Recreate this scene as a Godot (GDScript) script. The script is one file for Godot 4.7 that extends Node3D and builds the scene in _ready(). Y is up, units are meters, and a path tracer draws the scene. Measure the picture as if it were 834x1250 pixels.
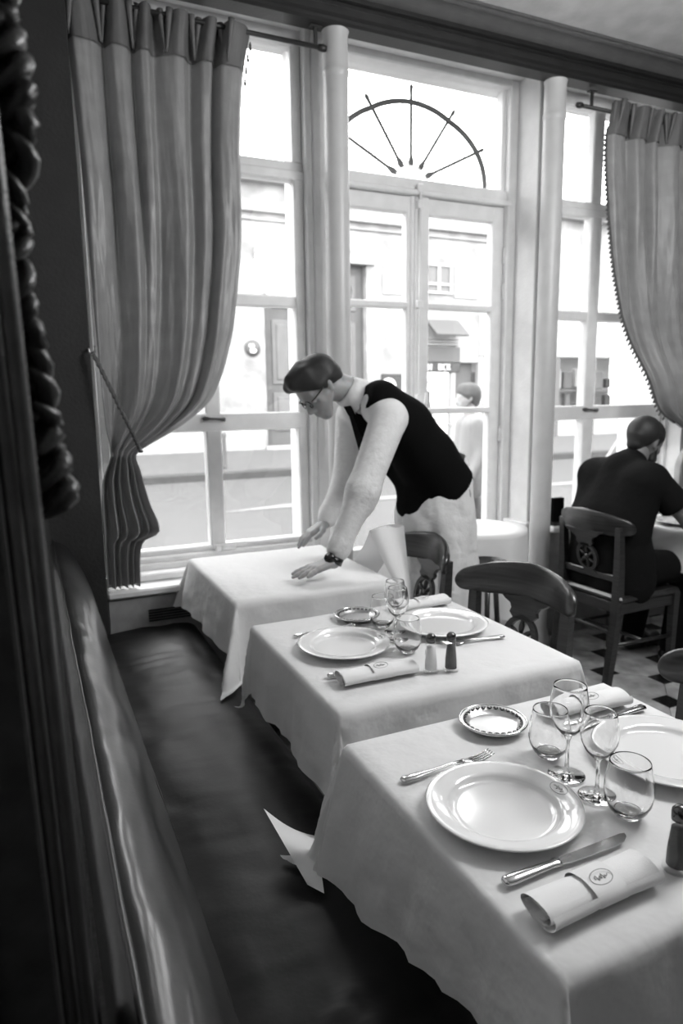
extends Node3D
# A bistro beside its street windows: a waiter lays a cloth, tables set along a leather bench.

var M := {}
var used := {}
var rng := RandomNumberGenerator.new()
var noise := FastNoiseLite.new()

# ------------------------------------------------------------------ scene
func _ready():
	rng.seed = 11
	noise.seed = 5
	noise.frequency = 1.0
	setup_view()
	setup_materials()
	build_shell()
	build_windows()
	build_street()
	build_bench_and_mirror()
	build_curtains()
	build_tables()
	build_chairs()
	build_waiter()
	build_diner()
	build_passers()
	build_added_lamps()
	build_tableware()

func setup_view():
	var cam := Camera3D.new()
	cam.name = "camera"
	cam.fov = rad_to_deg(2.0 * atan(625.0 / 836.0))
	cam.near = 0.02
	cam.far = 200.0
	cam.position = Vector3(0, 1.45, 0)
	cam.rotation = Vector3(deg_to_rad(-9.5), deg_to_rad(-24.3), deg_to_rad(-0.72))
	var lens := CameraAttributesPhysical.new()
	lens.frustum_focal_length = 12.0 / tan(deg_to_rad(cam.fov) / 2.0)
	lens.frustum_focus_distance = 1.35
	lens.exposure_aperture = 2.9
	cam.attributes = lens
	add_child(cam)
	cam.fov = rad_to_deg(2.0 * atan(625.0 / 836.0))
	cam.current = true
	var sm := ProceduralSkyMaterial.new()
	sm.sky_top_color = Color(0.97, 0.97, 0.97)
	sm.sky_horizon_color = Color(0.97, 0.97, 0.97)
	sm.ground_bottom_color = Color(0.5, 0.5, 0.5)
	sm.ground_horizon_color = Color(0.6, 0.6, 0.6)
	sm.sun_angle_max = 0.0
	sm.energy_multiplier = 10.0
	var sky := Sky.new()
	sky.sky_material = sm
	var env := Environment.new()
	env.background_mode = Environment.BG_SKY
	env.sky = sky
	env.tonemap_mode = Environment.TONE_MAPPER_LINEAR
	env.tonemap_exposure = 0.95
	env.sdfgi_enabled = true
	env.ssao_enabled = true
	env.ssil_enabled = true
	var we := WorldEnvironment.new()
	we.name = "environment"
	we.environment = env
	add_child(we)

# ------------------------------------------------------------------ materials
func lin(v: float) -> Color:
	return Color(v, v, v).linear_to_srgb()

func gm(v: float, rough := 0.6, metal := 0.0, spec := 0.5) -> StandardMaterial3D:
	var m := StandardMaterial3D.new()
	m.albedo_color = lin(v)
	m.roughness = rough
	m.metallic = metal
	m.metallic_specular = spec
	return m

func ntex(freq: float, lo: float, hi: float, oct := 4, size := 512, normal := false, bump := 4.0, kind := FastNoiseLite.TYPE_SIMPLEX_SMOOTH) -> NoiseTexture2D:
	var f := FastNoiseLite.new()
	f.noise_type = kind
	f.seed = 3
	f.frequency = freq
	f.fractal_octaves = oct
	var t := NoiseTexture2D.new()
	t.noise = f
	t.width = size
	t.height = size
	t.seamless = true
	t.as_normal_map = normal
	t.bump_strength = bump
	if not normal:
		var g := Gradient.new()
		g.set_color(0, Color(lo, lo, lo))
		g.set_color(1, Color(hi, hi, hi))
		t.color_ramp = g
	return t

func grain_tex(lo: float, hi: float, w := 512, h := 512, sx := 0.004, sy := 0.06, seed_ := 9) -> ImageTexture:
	# long streaks along x
	var f := FastNoiseLite.new()
	f.seed = seed_
	f.frequency = 1.0
	f.fractal_octaves = 4
	var im := Image.create(w, h, false, Image.FORMAT_RGB8)
	for y in h:
		for x in w:
			var ax := float(x) / w * TAU
			var r := w / TAU * sx
			var ay := float(y) / h * TAU
			var r2 := h / TAU * sy
			var n := f.get_noise_3d(cos(ax) * r + cos(ay) * r2, sin(ax) * r + 7.0, sin(ay) * r2)
			var v := lerpf(lo, hi, clampf(n * 0.9 + 0.5, 0, 1))
			im.set_pixel(x, y, Color(v, v, v))
	return ImageTexture.create_from_image(im)

func tri(m: StandardMaterial3D, albedo: Texture2D = null, normal: Texture2D = null, sc := 1.0, nscale := 1.0, world := true) -> StandardMaterial3D:
	m.uv1_triplanar = true
	m.uv1_world_triplanar = world
	m.uv1_scale = Vector3.ONE * sc
	if albedo:
		m.albedo_texture = albedo
	if normal:
		m.normal_enabled = true
		m.normal_texture = normal
		m.normal_scale = nscale
	return m

func setup_materials():
	var mottled := ntex(0.01, 0.86, 1.0)
	var clean := ntex(0.01, 0.94, 1.0)
	var blotch := ntex(0.006, 0.72, 1.0, 5)
	var fine_n := ntex(0.08, 0, 1, 3, 512, true, 3.0)
	var crease_n := ntex(0.012, 0, 1, 4, 512, true, 6.0)
	var leather_n := ntex(0.05, 0, 1, 3, 512, true, 5.0, FastNoiseLite.TYPE_CELLULAR)
	var wood_t := grain_tex(0.55, 1.0)
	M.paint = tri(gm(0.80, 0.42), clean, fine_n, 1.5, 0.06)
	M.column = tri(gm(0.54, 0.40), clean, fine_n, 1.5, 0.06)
	M.wall_white = tri(gm(0.78, 0.7), clean, fine_n, 1.2, 0.2)
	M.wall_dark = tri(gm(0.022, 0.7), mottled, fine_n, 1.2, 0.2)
	M.wall_pale = tri(gm(0.74, 0.8), mottled, fine_n, 1.2, 0.2)
	M.wall_room = tri(gm(0.25, 0.8), mottled, fine_n, 1.2, 0.2)
	M.wall_back = tri(gm(0.05, 0.8), mottled, fine_n, 1.2, 0.2)
	M.ceiling = tri(gm(0.52, 0.6), mottled, fine_n, 1.0, 0.1)
	M.beam = tri(gm(0.018, 0.4), blotch, fine_n, 2.0, 0.15)
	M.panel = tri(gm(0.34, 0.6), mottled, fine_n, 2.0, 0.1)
	M.cove = tri(gm(0.11, 0.5), mottled, fine_n, 2.0, 0.1)
	M.iron = gm(0.03, 0.4, 0.3)
	M.grey_iron = gm(0.06, 0.6)
	M.brass = gm(0.35, 0.3, 0.9)
	M.enamel = gm(0.8, 0.2)
	M.pane = gm(0.9, 0.0)
	M.pane.transparency = BaseMaterial3D.TRANSPARENCY_ALPHA
	M.pane.albedo_color = Color(0.97, 0.97, 0.97, 0.04)
	M.crystal = gm(0.95, 0.0)
	M.crystal.transparency = BaseMaterial3D.TRANSPARENCY_ALPHA
	M.crystal.albedo_color = Color(1, 1, 1, 0.03)
	M.glass = gm(0.98, 0.0)
	M.glass.refraction_enabled = true
	M.glass.refraction_scale = 0.05
	M.glass.albedo_color = Color(1, 1, 1, 0.0)
	M.marble = []
	for v in [0.62, 0.56, 0.50]:
		M.marble.append(tri(gm(v, 0.25), ntex(0.008, 0.7, 1.0, 5), null, 1.6))
	M.black_tile = tri(gm(0.012, 0.25), mottled, null, 2.0)
	M.grout = gm(0.2, 0.9)
	M.leather = tri(gm(0.013, 0.44, 0.0, 0.35), blotch, leather_n, 3.0, 0.05)
	M.leather_back = tri(gm(0.010, 0.42, 0.0, 0.4), blotch, leather_n, 3.0, 0.06)
	M.leather_back.clearcoat_enabled = true
	M.leather_back.clearcoat = 0.7
	M.leather_back.clearcoat_roughness = 0.16
	M.satin = tri(gm(0.30, 0.42), mottled, crease_n, 1.6, 0.25)
	M.satin.rim_enabled = true
	M.satin.rim = 0.4
	M.satin.backlight_enabled = true
	M.satin.backlight = Color(0.3, 0.3, 0.3)
	M.satin_band = tri(gm(0.14, 0.5), mottled, crease_n, 1.6, 0.25)
	M.fringe = gm(0.09, 0.8)
	M.cord = tri(gm(0.11, 0.7), null, fine_n, 6.0, 0.6)
	M.linen = tri(gm(0.80, 0.75), null, crease_n, 1.8, 0.4)
	M.linen.backlight_enabled = true
	M.linen.backlight = Color(0.55, 0.55, 0.55)
	M.napkin = tri(gm(0.80, 0.8), null, fine_n, 8.0, 0.25)
	M.paper_band = gm(0.74, 0.6)
	M.print = gm(0.38, 0.6)
	M.china = gm(0.80, 0.08)
	M.china.clearcoat_enabled = true
	M.china.clearcoat = 0.6
	M.china.clearcoat_roughness = 0.03
	M.silver = gm(0.62, 0.14, 1.0)
	M.silver_soft = gm(0.66, 0.32, 1.0)
	M.silver_dark = gm(0.12, 0.25, 1.0)
	M.salt = gm(0.75, 0.9)
	M.pepper = tri(gm(0.16, 0.9), ntex(0.2, 0.4, 1.0, 2, 256), null, 30.0)
	M.chair = []
	for v in [0.030, 0.040]:
		var c := tri(gm(v, 0.32), wood_t, null, 3.0, 1.0, false)
		c.clearcoat_enabled = true
		c.clearcoat = 0.4
		c.clearcoat_roughness = 0.2
		M.chair.append(c)
	M.chair_pale = tri(gm(0.075, 0.35), wood_t, null, 3.0, 1.0, false)
	M.table_wood = tri(gm(0.05, 0.45), wood_t, null, 2.0, 1.0, false)
	M.gilt = tri(gm(0.05, 0.35, 0.2), blotch, fine_n, 6.0, 0.4)
	M.gilt_edge = tri(gm(0.10, 0.35, 0.2), blotch, fine_n, 6.0, 0.4)
	M.mirror = gm(0.85, 0.02, 1.0)
	M.skin = gm(0.29, 0.5)
	M.skin.subsurf_scatter_enabled = true
	M.skin.subsurf_scatter_strength = 0.1
	M.skin_shaded = gm(0.17, 0.55)  # diner's skin, the shade on his backlit side put into the colour
	M.hair = tri(gm(0.012, 0.55), null, fine_n, 14.0, 0.8)
	M.shirt = tri(gm(0.68, 0.75), null, crease_n, 3.5, 1.3)
	M.shirt.backlight_enabled = true
	M.shirt.backlight = Color(0.3, 0.3, 0.3)
	M.vest = tri(gm(0.004, 0.9, 0.0, 0.2), null, crease_n, 3.0, 0.3)
	M.apron = tri(gm(0.66, 0.75), null, crease_n, 2.5, 1.0)
	M.black_cloth = tri(gm(0.006, 0.9, 0.0, 0.2), null, crease_n, 3.0, 0.4)
	M.polo = tri(gm(0.006, 0.9, 0.0, 0.25), null, crease_n, 3.0, 0.5)
	M.black_gloss = gm(0.01, 0.25)
	M.stone = tri(gm(0.36, 0.9), blotch, fine_n, 0.5, 0.3)
	M.stone_trim = tri(gm(0.33, 0.9), mottled, fine_n, 0.7, 0.3)
	M.asphalt = tri(gm(0.085, 0.95), mottled, fine_n, 2.0, 0.4)
	M.pavement = tri(gm(0.105, 0.95), mottled, fine_n, 1.0, 0.3)
	M.kerb = tri(gm(0.055, 0.9), mottled, fine_n, 1.0, 0.3)
	M.road_paint = gm(0.16, 0.8)
	M.street_door = tri(gm(0.085, 0.6), mottled, null, 0.7)
	M.street_door_panel = tri(gm(0.13, 0.6), mottled, null, 0.7)
	M.shutter = gm(0.34, 0.8)
	M.shop_dark = gm(0.03, 0.6)
	M.shop_mid = gm(0.09, 0.7)
	M.shop_pale = gm(0.3, 0.8)
	M.awning = gm(0.09, 0.85)
	M.window_dark = gm(0.10, 0.15)

# ------------------------------------------------------------------ nodes
func numbered(called: String) -> String:
	if not used.has(called):
		used[called] = 0
		return called
	used[called] += 1
	return "%s_%03d" % [called, used[called]]

func thing(called: String, label: String, category: String, at := Vector3.ZERO, turn := 0.0, group := "") -> Node3D:
	var o := Node3D.new()
	o.name = numbered(called)
	add_child(o)
	o.position = at
	o.rotation.y = turn
	tag(o, label, category, group)
	return o

func tag(o: Node, label: String, category: String, group := ""):
	o.set_meta("label", label)
	o.set_meta("category", category)
	if group:
		o.set_meta("group", group)

func struct_root(called: String) -> Node3D:
	var o := Node3D.new()
	o.name = called
	o.set_meta("kind", "structure")
	add_child(o)
	return o

func put(st: SurfaceTool, called: String, mat: Material, parent: Node = null) -> MeshInstance3D:
	st.generate_normals()
	st.index()
	return put_mesh(st.commit(), called, mat, parent)

func put_mesh(mesh: Mesh, called: String, mat: Material, parent: Node = null) -> MeshInstance3D:
	var o := MeshInstance3D.new()
	o.mesh = mesh
	o.material_override = null
	for i in mesh.get_surface_count():
		mesh.surface_set_material(i, mat)
	if parent == null:
		o.name = numbered(called)
		add_child(o)
	else:
		o.name = called
		parent.add_child(o, true)
	return o

func structure(st: SurfaceTool, called: String, mat: Material, parent: Node = null) -> MeshInstance3D:
	var o := put(st, called, mat, parent)
	if parent == null:
		o.set_meta("kind", "structure")
	return o

# a copy that shares its source's meshes
func again(mesh: Mesh, mat: Material, called: String, parent: Node, at: Vector3, basis := Basis.IDENTITY) -> MeshInstance3D:
	var o := MeshInstance3D.new()
	o.mesh = mesh
	o.name = called
	o.set_surface_override_material(0, mat)
	parent.add_child(o, true)
	o.transform = Transform3D(basis, at)
	return o

# ------------------------------------------------------------------ shapes
func mb(flat := true) -> SurfaceTool:
	var st := SurfaceTool.new()
	st.begin(Mesh.PRIMITIVE_TRIANGLES)
	st.set_smooth_group(-1 if flat else 0)
	return st

func quad(st: SurfaceTool, a: Vector3, b: Vector3, c: Vector3, d: Vector3):
	# corners counter-clockwise seen from outside
	for p in [a, c, b, a, d, c]:
		st.add_vertex(p)

func trig(st: SurfaceTool, a: Vector3, b: Vector3, c: Vector3):
	for p in [a, c, b]:
		st.add_vertex(p)

func box(st: SurfaceTool, c: Vector3, s: Vector3, bv := 0.0, t := Transform3D.IDENTITY):
	var h := s / 2.0
	bv = minf(bv, minf(h.x, minf(h.y, h.z)) * 0.9)
	if bv <= 0.0:
		for f in [[Vector3.RIGHT, Vector3.UP, Vector3.BACK], [Vector3.UP, Vector3.BACK, Vector3.RIGHT], [Vector3.BACK, Vector3.RIGHT, Vector3.UP]]:
			for sg in [1.0, -1.0]:
				var n: Vector3 = f[0] * sg
				var u: Vector3 = f[1]
				var v: Vector3 = f[2] * sg
				quad(st, t * (c + h * (n - u - v)), t * (c + h * (n + u - v)), t * (c + h * (n + u + v)), t * (c + h * (n - u + v)))
		return
	var k := h - Vector3.ONE * bv
	var ax := [Vector3.RIGHT, Vector3.UP, Vector3.BACK]
	for i in 3:
		for sg in [1.0, -1.0]:
			var n: Vector3 = ax[i] * sg
			var u: Vector3 = ax[(i + 1) % 3]
			var v: Vector3 = ax[(i + 2) % 3] * sg
			var o: Vector3 = c + h * n
			quad(st, t * (o + k * (-u - v)), t * (o + k * (u - v)), t * (o + k * (u + v)), t * (o + k * (-u + v)))
	for i in 3:
		var e: Vector3 = ax[i]
		var u: Vector3 = ax[(i + 1) % 3]
		var v: Vector3 = ax[(i + 2) % 3]
		for su in [1.0, -1.0]:
			for sv in [1.0, -1.0]:
				var pu: Vector3 = c + h * u * su + k * v * sv
				var pv: Vector3 = c + k * u * su + h * v * sv
				if su * sv > 0:
					quad(st, t * (pu - k * e), t * (pv - k * e), t * (pv + k * e), t * (pu + k * e))
				else:
					quad(st, t * (pu + k * e), t * (pv + k * e), t * (pv - k * e), t * (pu - k * e))
	for sx in [1.0, -1.0]:
		for sy in [1.0, -1.0]:
			for sz in [1.0, -1.0]:
				var a := c + Vector3(h.x * sx, k.y * sy, k.z * sz)
				var b := c + Vector3(k.x * sx, h.y * sy, k.z * sz)
				var d := c + Vector3(k.x * sx, k.y * sy, h.z * sz)
				if sx * sy * sz > 0:
					trig(st, t * a, t * b, t * d)
				else:
					trig(st, t * a, t * d, t * b)

# box given by its two corners
func span(st: SurfaceTool, a: Vector3, b: Vector3, bv := 0.0):
	box(st, (a + b) / 2.0, (b - a).abs(), bv)

func tube(st: SurfaceTool, pts: Array, radii, sides := 10, closed := false, squash := Vector2.ONE, up := Vector3.UP):
	var rings := []
	var n := pts.size()
	for i in n:
		var d: Vector3
		if closed:
			d = pts[(i + 1) % n] - pts[(i - 1 + n) % n]
		else:
			d = pts[mini(i + 1, n - 1)] - pts[maxi(i - 1, 0)]
		d = d.normalized()
		var u := up
		if absf(u.dot(d)) > 0.95:
			u = Vector3.RIGHT if absf(d.x) < 0.9 else Vector3.BACK
		var s := d.cross(u).normalized()
		var w := d.cross(s).normalized()
		var r: float = radii if (radii is float or radii is int) else radii[i]
		var ring := []
		for k in sides:
			var a := TAU * k / sides
			ring.append(pts[i] + s * cos(a) * r * squash.x + w * sin(a) * r * squash.y)
		rings.append(ring)
	loft(st, rings, true, closed, not closed)

# rings of equal size joined; around: each ring is a closed loop
func loft(st: SurfaceTool, rings: Array, around := true, closed := false, caps := true):
	var n := rings.size()
	var k: int = rings[0].size()
	for i in (n if closed else n - 1):
		var a: Array = rings[i]
		var b: Array = rings[(i + 1) % n]
		for j in (k if around else k - 1):
			var q := (j + 1) % k
			quad(st, a[j], a[q], b[q], b[j])
	if caps and around and not closed:
		for e in [0, n - 1]:
			var ring: Array = rings[e]
			var c := Vector3.ZERO
			for p in ring:
				c += p / k
			for j in k:
				if e == 0:
					trig(st, c, ring[(j + 1) % k], ring[j])
				else:
					trig(st, c, ring[j], ring[(j + 1) % k])

# profile of Vector2(radius, height), bottom to top along the outside
func lathe(st: SurfaceTool, prof: Array, seg := 32, t := Transform3D.IDENTITY, sz := 1.0):
	for i in prof.size() - 1:
		var p: Vector2 = prof[i]
		var q: Vector2 = prof[i + 1]
		for k in seg:
			var a := TAU * k / seg
			var b := TAU * (k + 1) / seg
			var p0 := t * Vector3(cos(a) * p.x, p.y, sin(a) * p.x * sz)
			var p1 := t * Vector3(cos(b) * p.x, p.y, sin(b) * p.x * sz)
			var q0 := t * Vector3(cos(a) * q.x, q.y, sin(a) * q.x * sz)
			var q1 := t * Vector3(cos(b) * q.x, q.y, sin(b) * q.x * sz)
			if p.x < 1e-6:
				trig(st, p0, q0, q1)
			elif q.x < 1e-6:
				trig(st, p0, q0, p1)
			else:
				quad(st, p0, q0, q1, p1)

# flat polygon (x, y) given a thickness along z
func prism(st: SurfaceTool, poly: PackedVector2Array, z0: float, z1: float, t := Transform3D.IDENTITY):
	if not Geometry2D.is_polygon_clockwise(poly):
		pass
	else:
		poly.reverse()
	var ids := Geometry2D.triangulate_polygon(poly)
	for i in range(0, ids.size(), 3):
		var a := poly[ids[i]]
		var b := poly[ids[i + 1]]
		var c := poly[ids[i + 2]]
		if (b - a).cross(c - a) < 0:
			var w := b
			b = c
			c = w
		trig(st, t * Vector3(a.x, a.y, z1), t * Vector3(b.x, b.y, z1), t * Vector3(c.x, c.y, z1))
		trig(st, t * Vector3(a.x, a.y, z0), t * Vector3(c.x, c.y, z0), t * Vector3(b.x, b.y, z0))
	var n := poly.size()
	for i in n:
		var a := poly[i]
		var b := poly[(i + 1) % n]
		quad(st, t * Vector3(a.x, a.y, z0), t * Vector3(b.x, b.y, z0), t * Vector3(b.x, b.y, z1), t * Vector3(a.x, a.y, z1))

# sheet f(u, v) over 0..1
func sheet(st: SurfaceTool, nu: int, nv: int, f: Callable):
	var g := []
	for i in nu + 1:
		var row := []
		for j in nv + 1:
			row.append(f.call(float(i) / nu, float(j) / nv))
		g.append(row)
	for i in nu:
		for j in nv:
			quad(st, g[i][j], g[i + 1][j], g[i + 1][j + 1], g[i][j + 1])

func curve(keys: Array, t: float) -> float:
	# keys [t, value] rising in t, smooth between
	if t <= keys[0][0]:
		return keys[0][1]
	for i in keys.size() - 1:
		if t <= keys[i + 1][0]:
			var k: float = (t - keys[i][0]) / (keys[i + 1][0] - keys[i][0])
			var p0: float = keys[maxi(i - 1, 0)][1]
			var p3: float = keys[mini(i + 2, keys.size() - 1)][1]
			var m1: float = (keys[i + 1][1] - p0) / (keys[i + 1][0] - keys[maxi(i - 1, 0)][0])
			var m2: float = (p3 - keys[i][1]) / (keys[mini(i + 2, keys.size() - 1)][0] - keys[i][0])
			var w: float = keys[i + 1][0] - keys[i][0]
			var k2 := k * k
			var k3 := k2 * k
			return (2 * k3 - 3 * k2 + 1) * keys[i][1] + (k3 - 2 * k2 + k) * m1 * w + (-2 * k3 + 3 * k2) * keys[i + 1][1] + (k3 - k2) * m2 * w
	return keys[-1][1]

# ------------------------------------------------------------------ bodies
# bones: [a, b, ra, rb, (axis, squash)]; cuts: planes [normal, distance] beyond which nothing stays
func body(st: SurfaceTool, bones: Array, cell: float, k: float, cuts := []):
	var lo := Vector3.INF
	var hi := -Vector3.INF
	for b in bones:
		var r: float = maxf(b[2], b[3]) * (1.0 if b.size() < 6 else maxf(1.0, 1.0 / b[5])) + 3.0 * k
		for p in [b[0], b[1]]:
			lo = lo.min(p - Vector3.ONE * r)
			hi = hi.max(p + Vector3.ONE * r)
	lo -= Vector3.ONE * cell
	var nx := int((hi.x - lo.x) / cell) + 3
	var ny := int((hi.y - lo.y) / cell) + 3
	var nz := int((hi.z - lo.z) / cell) + 3
	var f := PackedFloat32Array()
	f.resize(nx * ny * nz)
	for b in bones:
		var a: Vector3 = b[0]
		var ba: Vector3 = b[1] - a
		var ra: float = b[2]
		var rb: float = b[3]
		var sq: bool = b.size() > 5
		var ax: Vector3 = b[4] if sq else Vector3.ZERO
		var sf: float = b[5] - 1.0 if sq else 0.0
		var reach: float = maxf(ra, rb) * (1.0 if not sq else maxf(1.0, 1.0 / b[5])) + 4.0 * k
		var ba2 := ba + ax * (ba.dot(ax) * sf)
		var l2 := maxf(ba2.length_squared(), 1e-9)
		var i0 := ((a.min(b[1]) - Vector3.ONE * reach - lo) / cell).floor()
		var i1 := ((a.max(b[1]) + Vector3.ONE * reach - lo) / cell).ceil()
		for iz in range(maxi(0, int(i0.z)), mini(nz, int(i1.z) + 1)):
			for iy in range(maxi(0, int(i0.y)), mini(ny, int(i1.y) + 1)):
				var base := (iz * ny + iy) * nx
				for ix in range(maxi(0, int(i0.x)), mini(nx, int(i1.x) + 1)):
					var pa := lo + Vector3(ix, iy, iz) * cell - a
					if sq:
						pa += ax * (pa.dot(ax) * sf)
					var h := clampf(pa.dot(ba2) / l2, 0.0, 1.0)
					var d := (pa - ba2 * h).length() - ra - (rb - ra) * h
					if d < 5.0 * k:
						f[base + ix] += exp(-d / k)
	for i in f.size():
		f[i] = -k * log(f[i]) if f[i] > 1e-12 else 0.1
	if cuts:
		for iz in nz:
			for iy in ny:
				for ix in nx:
					var at := (iz * ny + iy) * nx + ix
					if f[at] < 0.05:
						var p := lo + Vector3(ix, iy, iz) * cell
						for c in cuts:
							f[at] = maxf(f[at], (c[0] as Vector3).dot(p) - c[1])
	var off := [0, 1, nx, nx + 1, nx * ny, nx * ny + 1, nx * ny + nx, nx * ny + nx + 1]
	var corner := [Vector3(0, 0, 0), Vector3(1, 0, 0), Vector3(0, 1, 0), Vector3(1, 1, 0), Vector3(0, 0, 1), Vector3(1, 0, 1), Vector3(0, 1, 1), Vector3(1, 1, 1)]
	var edges := [[0, 1], [2, 3], [4, 5], [6, 7], [0, 2], [1, 3], [4, 6], [5, 7], [0, 4], [1, 5], [2, 6], [3, 7]]
	var made := {}
	for iz in nz - 1:
		for iy in ny - 1:
			for ix in nx - 1:
				var at := (iz * ny + iy) * nx + ix
				var f0 := f[at]
				if f0 > 0.09:
					continue
				var neg := 0
				for q in 8:
					if f[at + off[q]] < 0.0:
						neg += 1
				if neg == 0 or neg == 8:
					continue
				var s := Vector3.ZERO
				var c := 0
				for e in edges:
					var va := f[at + off[e[0]]]
					var vb := f[at + off[e[1]]]
					if (va < 0.0) != (vb < 0.0):
						var t := va / (va - vb)
						s += (corner[e[0]] as Vector3).lerp(corner[e[1]], t)
						c += 1
				made[at] = lo + (Vector3(ix, iy, iz) + s / c) * cell
	var step := [1, nx, nx * ny]
	for at in made:
		for d in 3:
			var va := f[at]
			var vb: float = f[at + step[d]]
			if (va < 0.0) == (vb < 0.0):
				continue
			var u: int = step[(d + 1) % 3]
			var v: int = step[(d + 2) % 3]
			if not (made.has(at - u) and made.has(at - v) and made.has(at - u - v)):
				continue
			if va < 0.0:
				quad(st, made[at - u - v], made[at - v], made[at], made[at - u])
			else:
				quad(st, made[at - u - v], made[at - u], made[at], made[at - v])

# head in the frame (right, up, forward), c at eye height in the middle
func head_bones(c: Vector3, fw: Vector3, up: Vector3, s := 1.0) -> Array:
	var rt := fw.cross(up).normalized()
	up = rt.cross(fw).normalized()
	var P := func(x: float, y: float, z: float) -> Vector3: return c + (rt * x + up * y + fw * z) * s
	var b := []
	b.append([P.call(0, 0.035, -0.03), P.call(0, 0.04, 0.03), 0.076 * s, 0.068 * s])
	b.append([P.call(0, 0.0, 0.045), P.call(0, -0.075, 0.052), 0.052 * s, 0.030 * s])
	for e in [-1.0, 1.0]:
		b.append([P.call(e * 0.048, -0.02, 0.02), P.call(e * 0.018, -0.088, 0.066), 0.026 * s, 0.019 * s])
		b.append([P.call(e * 0.045, -0.02, 0.055), P.call(e * 0.03, -0.04, 0.062), 0.022 * s, 0.02 * s])
		b.append([P.call(e * 0.073, 0.022, -0.012), P.call(e * 0.072, -0.018, -0.004), 0.013 * s, 0.009 * s])
		b.append([P.call(e * 0.015, 0.026, 0.086), P.call(e * 0.045, 0.024, 0.072), 0.010 * s, 0.008 * s])
		b.append([P.call(e * 0.031, 0.004, 0.080), P.call(e * 0.032, 0.004, 0.080), 0.011 * s, 0.011 * s])
		b.append([P.call(e * 0.012, -0.034, 0.098), P.call(e * 0.009, -0.030, 0.098), 0.008 * s, 0.008 * s])
		b.append([P.call(0, -0.057, 0.091), P.call(e * 0.019, -0.059, 0.084), 0.007 * s, 0.005 * s])
		b.append([P.call(0, -0.067, 0.089), P.call(e * 0.016, -0.067, 0.083), 0.007 * s, 0.005 * s])
	b.append([P.call(0, 0.012, 0.092), P.call(0, -0.030, 0.113), 0.008 * s, 0.011 * s])
	b.append([P.call(0, -0.094, 0.070), P.call(0, -0.090, 0.074), 0.018 * s, 0.017 * s])
	return b

# flat or curled hand: fw along the fingers, dn out of the palm, th towards the thumb
func hand_bones(w: Vector3, fw: Vector3, dn: Vector3, th: Vector3, curl := 0.15, spread := 0.12) -> Array:
	fw = fw.normalized()
	th = (th - fw * th.dot(fw)).normalized()
	dn = (dn - fw * dn.dot(fw) - th * dn.dot(th)).normalized()
	var b := []
	var lens := [0.074, 0.082, 0.076, 0.060]
	for i in 4:
		var o := 1.5 - i
		var kn: Vector3 = w + fw * (0.092 - absf(o - 0.5) * 0.006) + th * (o * 0.020) - dn * 0.004
		b.append([w + th * (o * 0.010), kn, 0.017, 0.0125])
		var dir: Vector3 = (fw + th * o * spread).normalized()
		var p := kn
		var seg := [0.46, 0.30, 0.24]
		var r0 := 0.0098
		for q in 3:
			var ang := curl * (0.6 + q * 0.5)
			var d2: Vector3 = (dir * cos(ang) + dn * sin(ang)).normalized()
			var e: Vector3 = p + d2 * lens[i] * seg[q]
			b.append([p, e, r0, r0 - 0.0012])
			r0 -= 0.0010
			p = e
	var t0 := w + fw * 0.022 + th * 0.022
	var t1 := t0 + (fw * 0.6 + th * 0.75 + dn * 0.15).normalized() * 0.042
	var t2 := t1 + (fw * 0.85 + th * 0.45 + dn * 0.1).normalized() * 0.032
	var t3 := t2 + (fw * 0.95 + th * 0.15).normalized() * 0.024
	b.append([w + fw * 0.01, t0, 0.017, 0.016])
	b.append([t0, t1, 0.016, 0.011])
	b.append([t1, t2, 0.011, 0.010])
	b.append([t2, t3, 0.010, 0.008])
	return b

# ------------------------------------------------------------------ shell
const WZ := -3.28   # plane of the side windows
const DZ := -3.45   # plane of the door
const CEIL := 3.19

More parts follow.
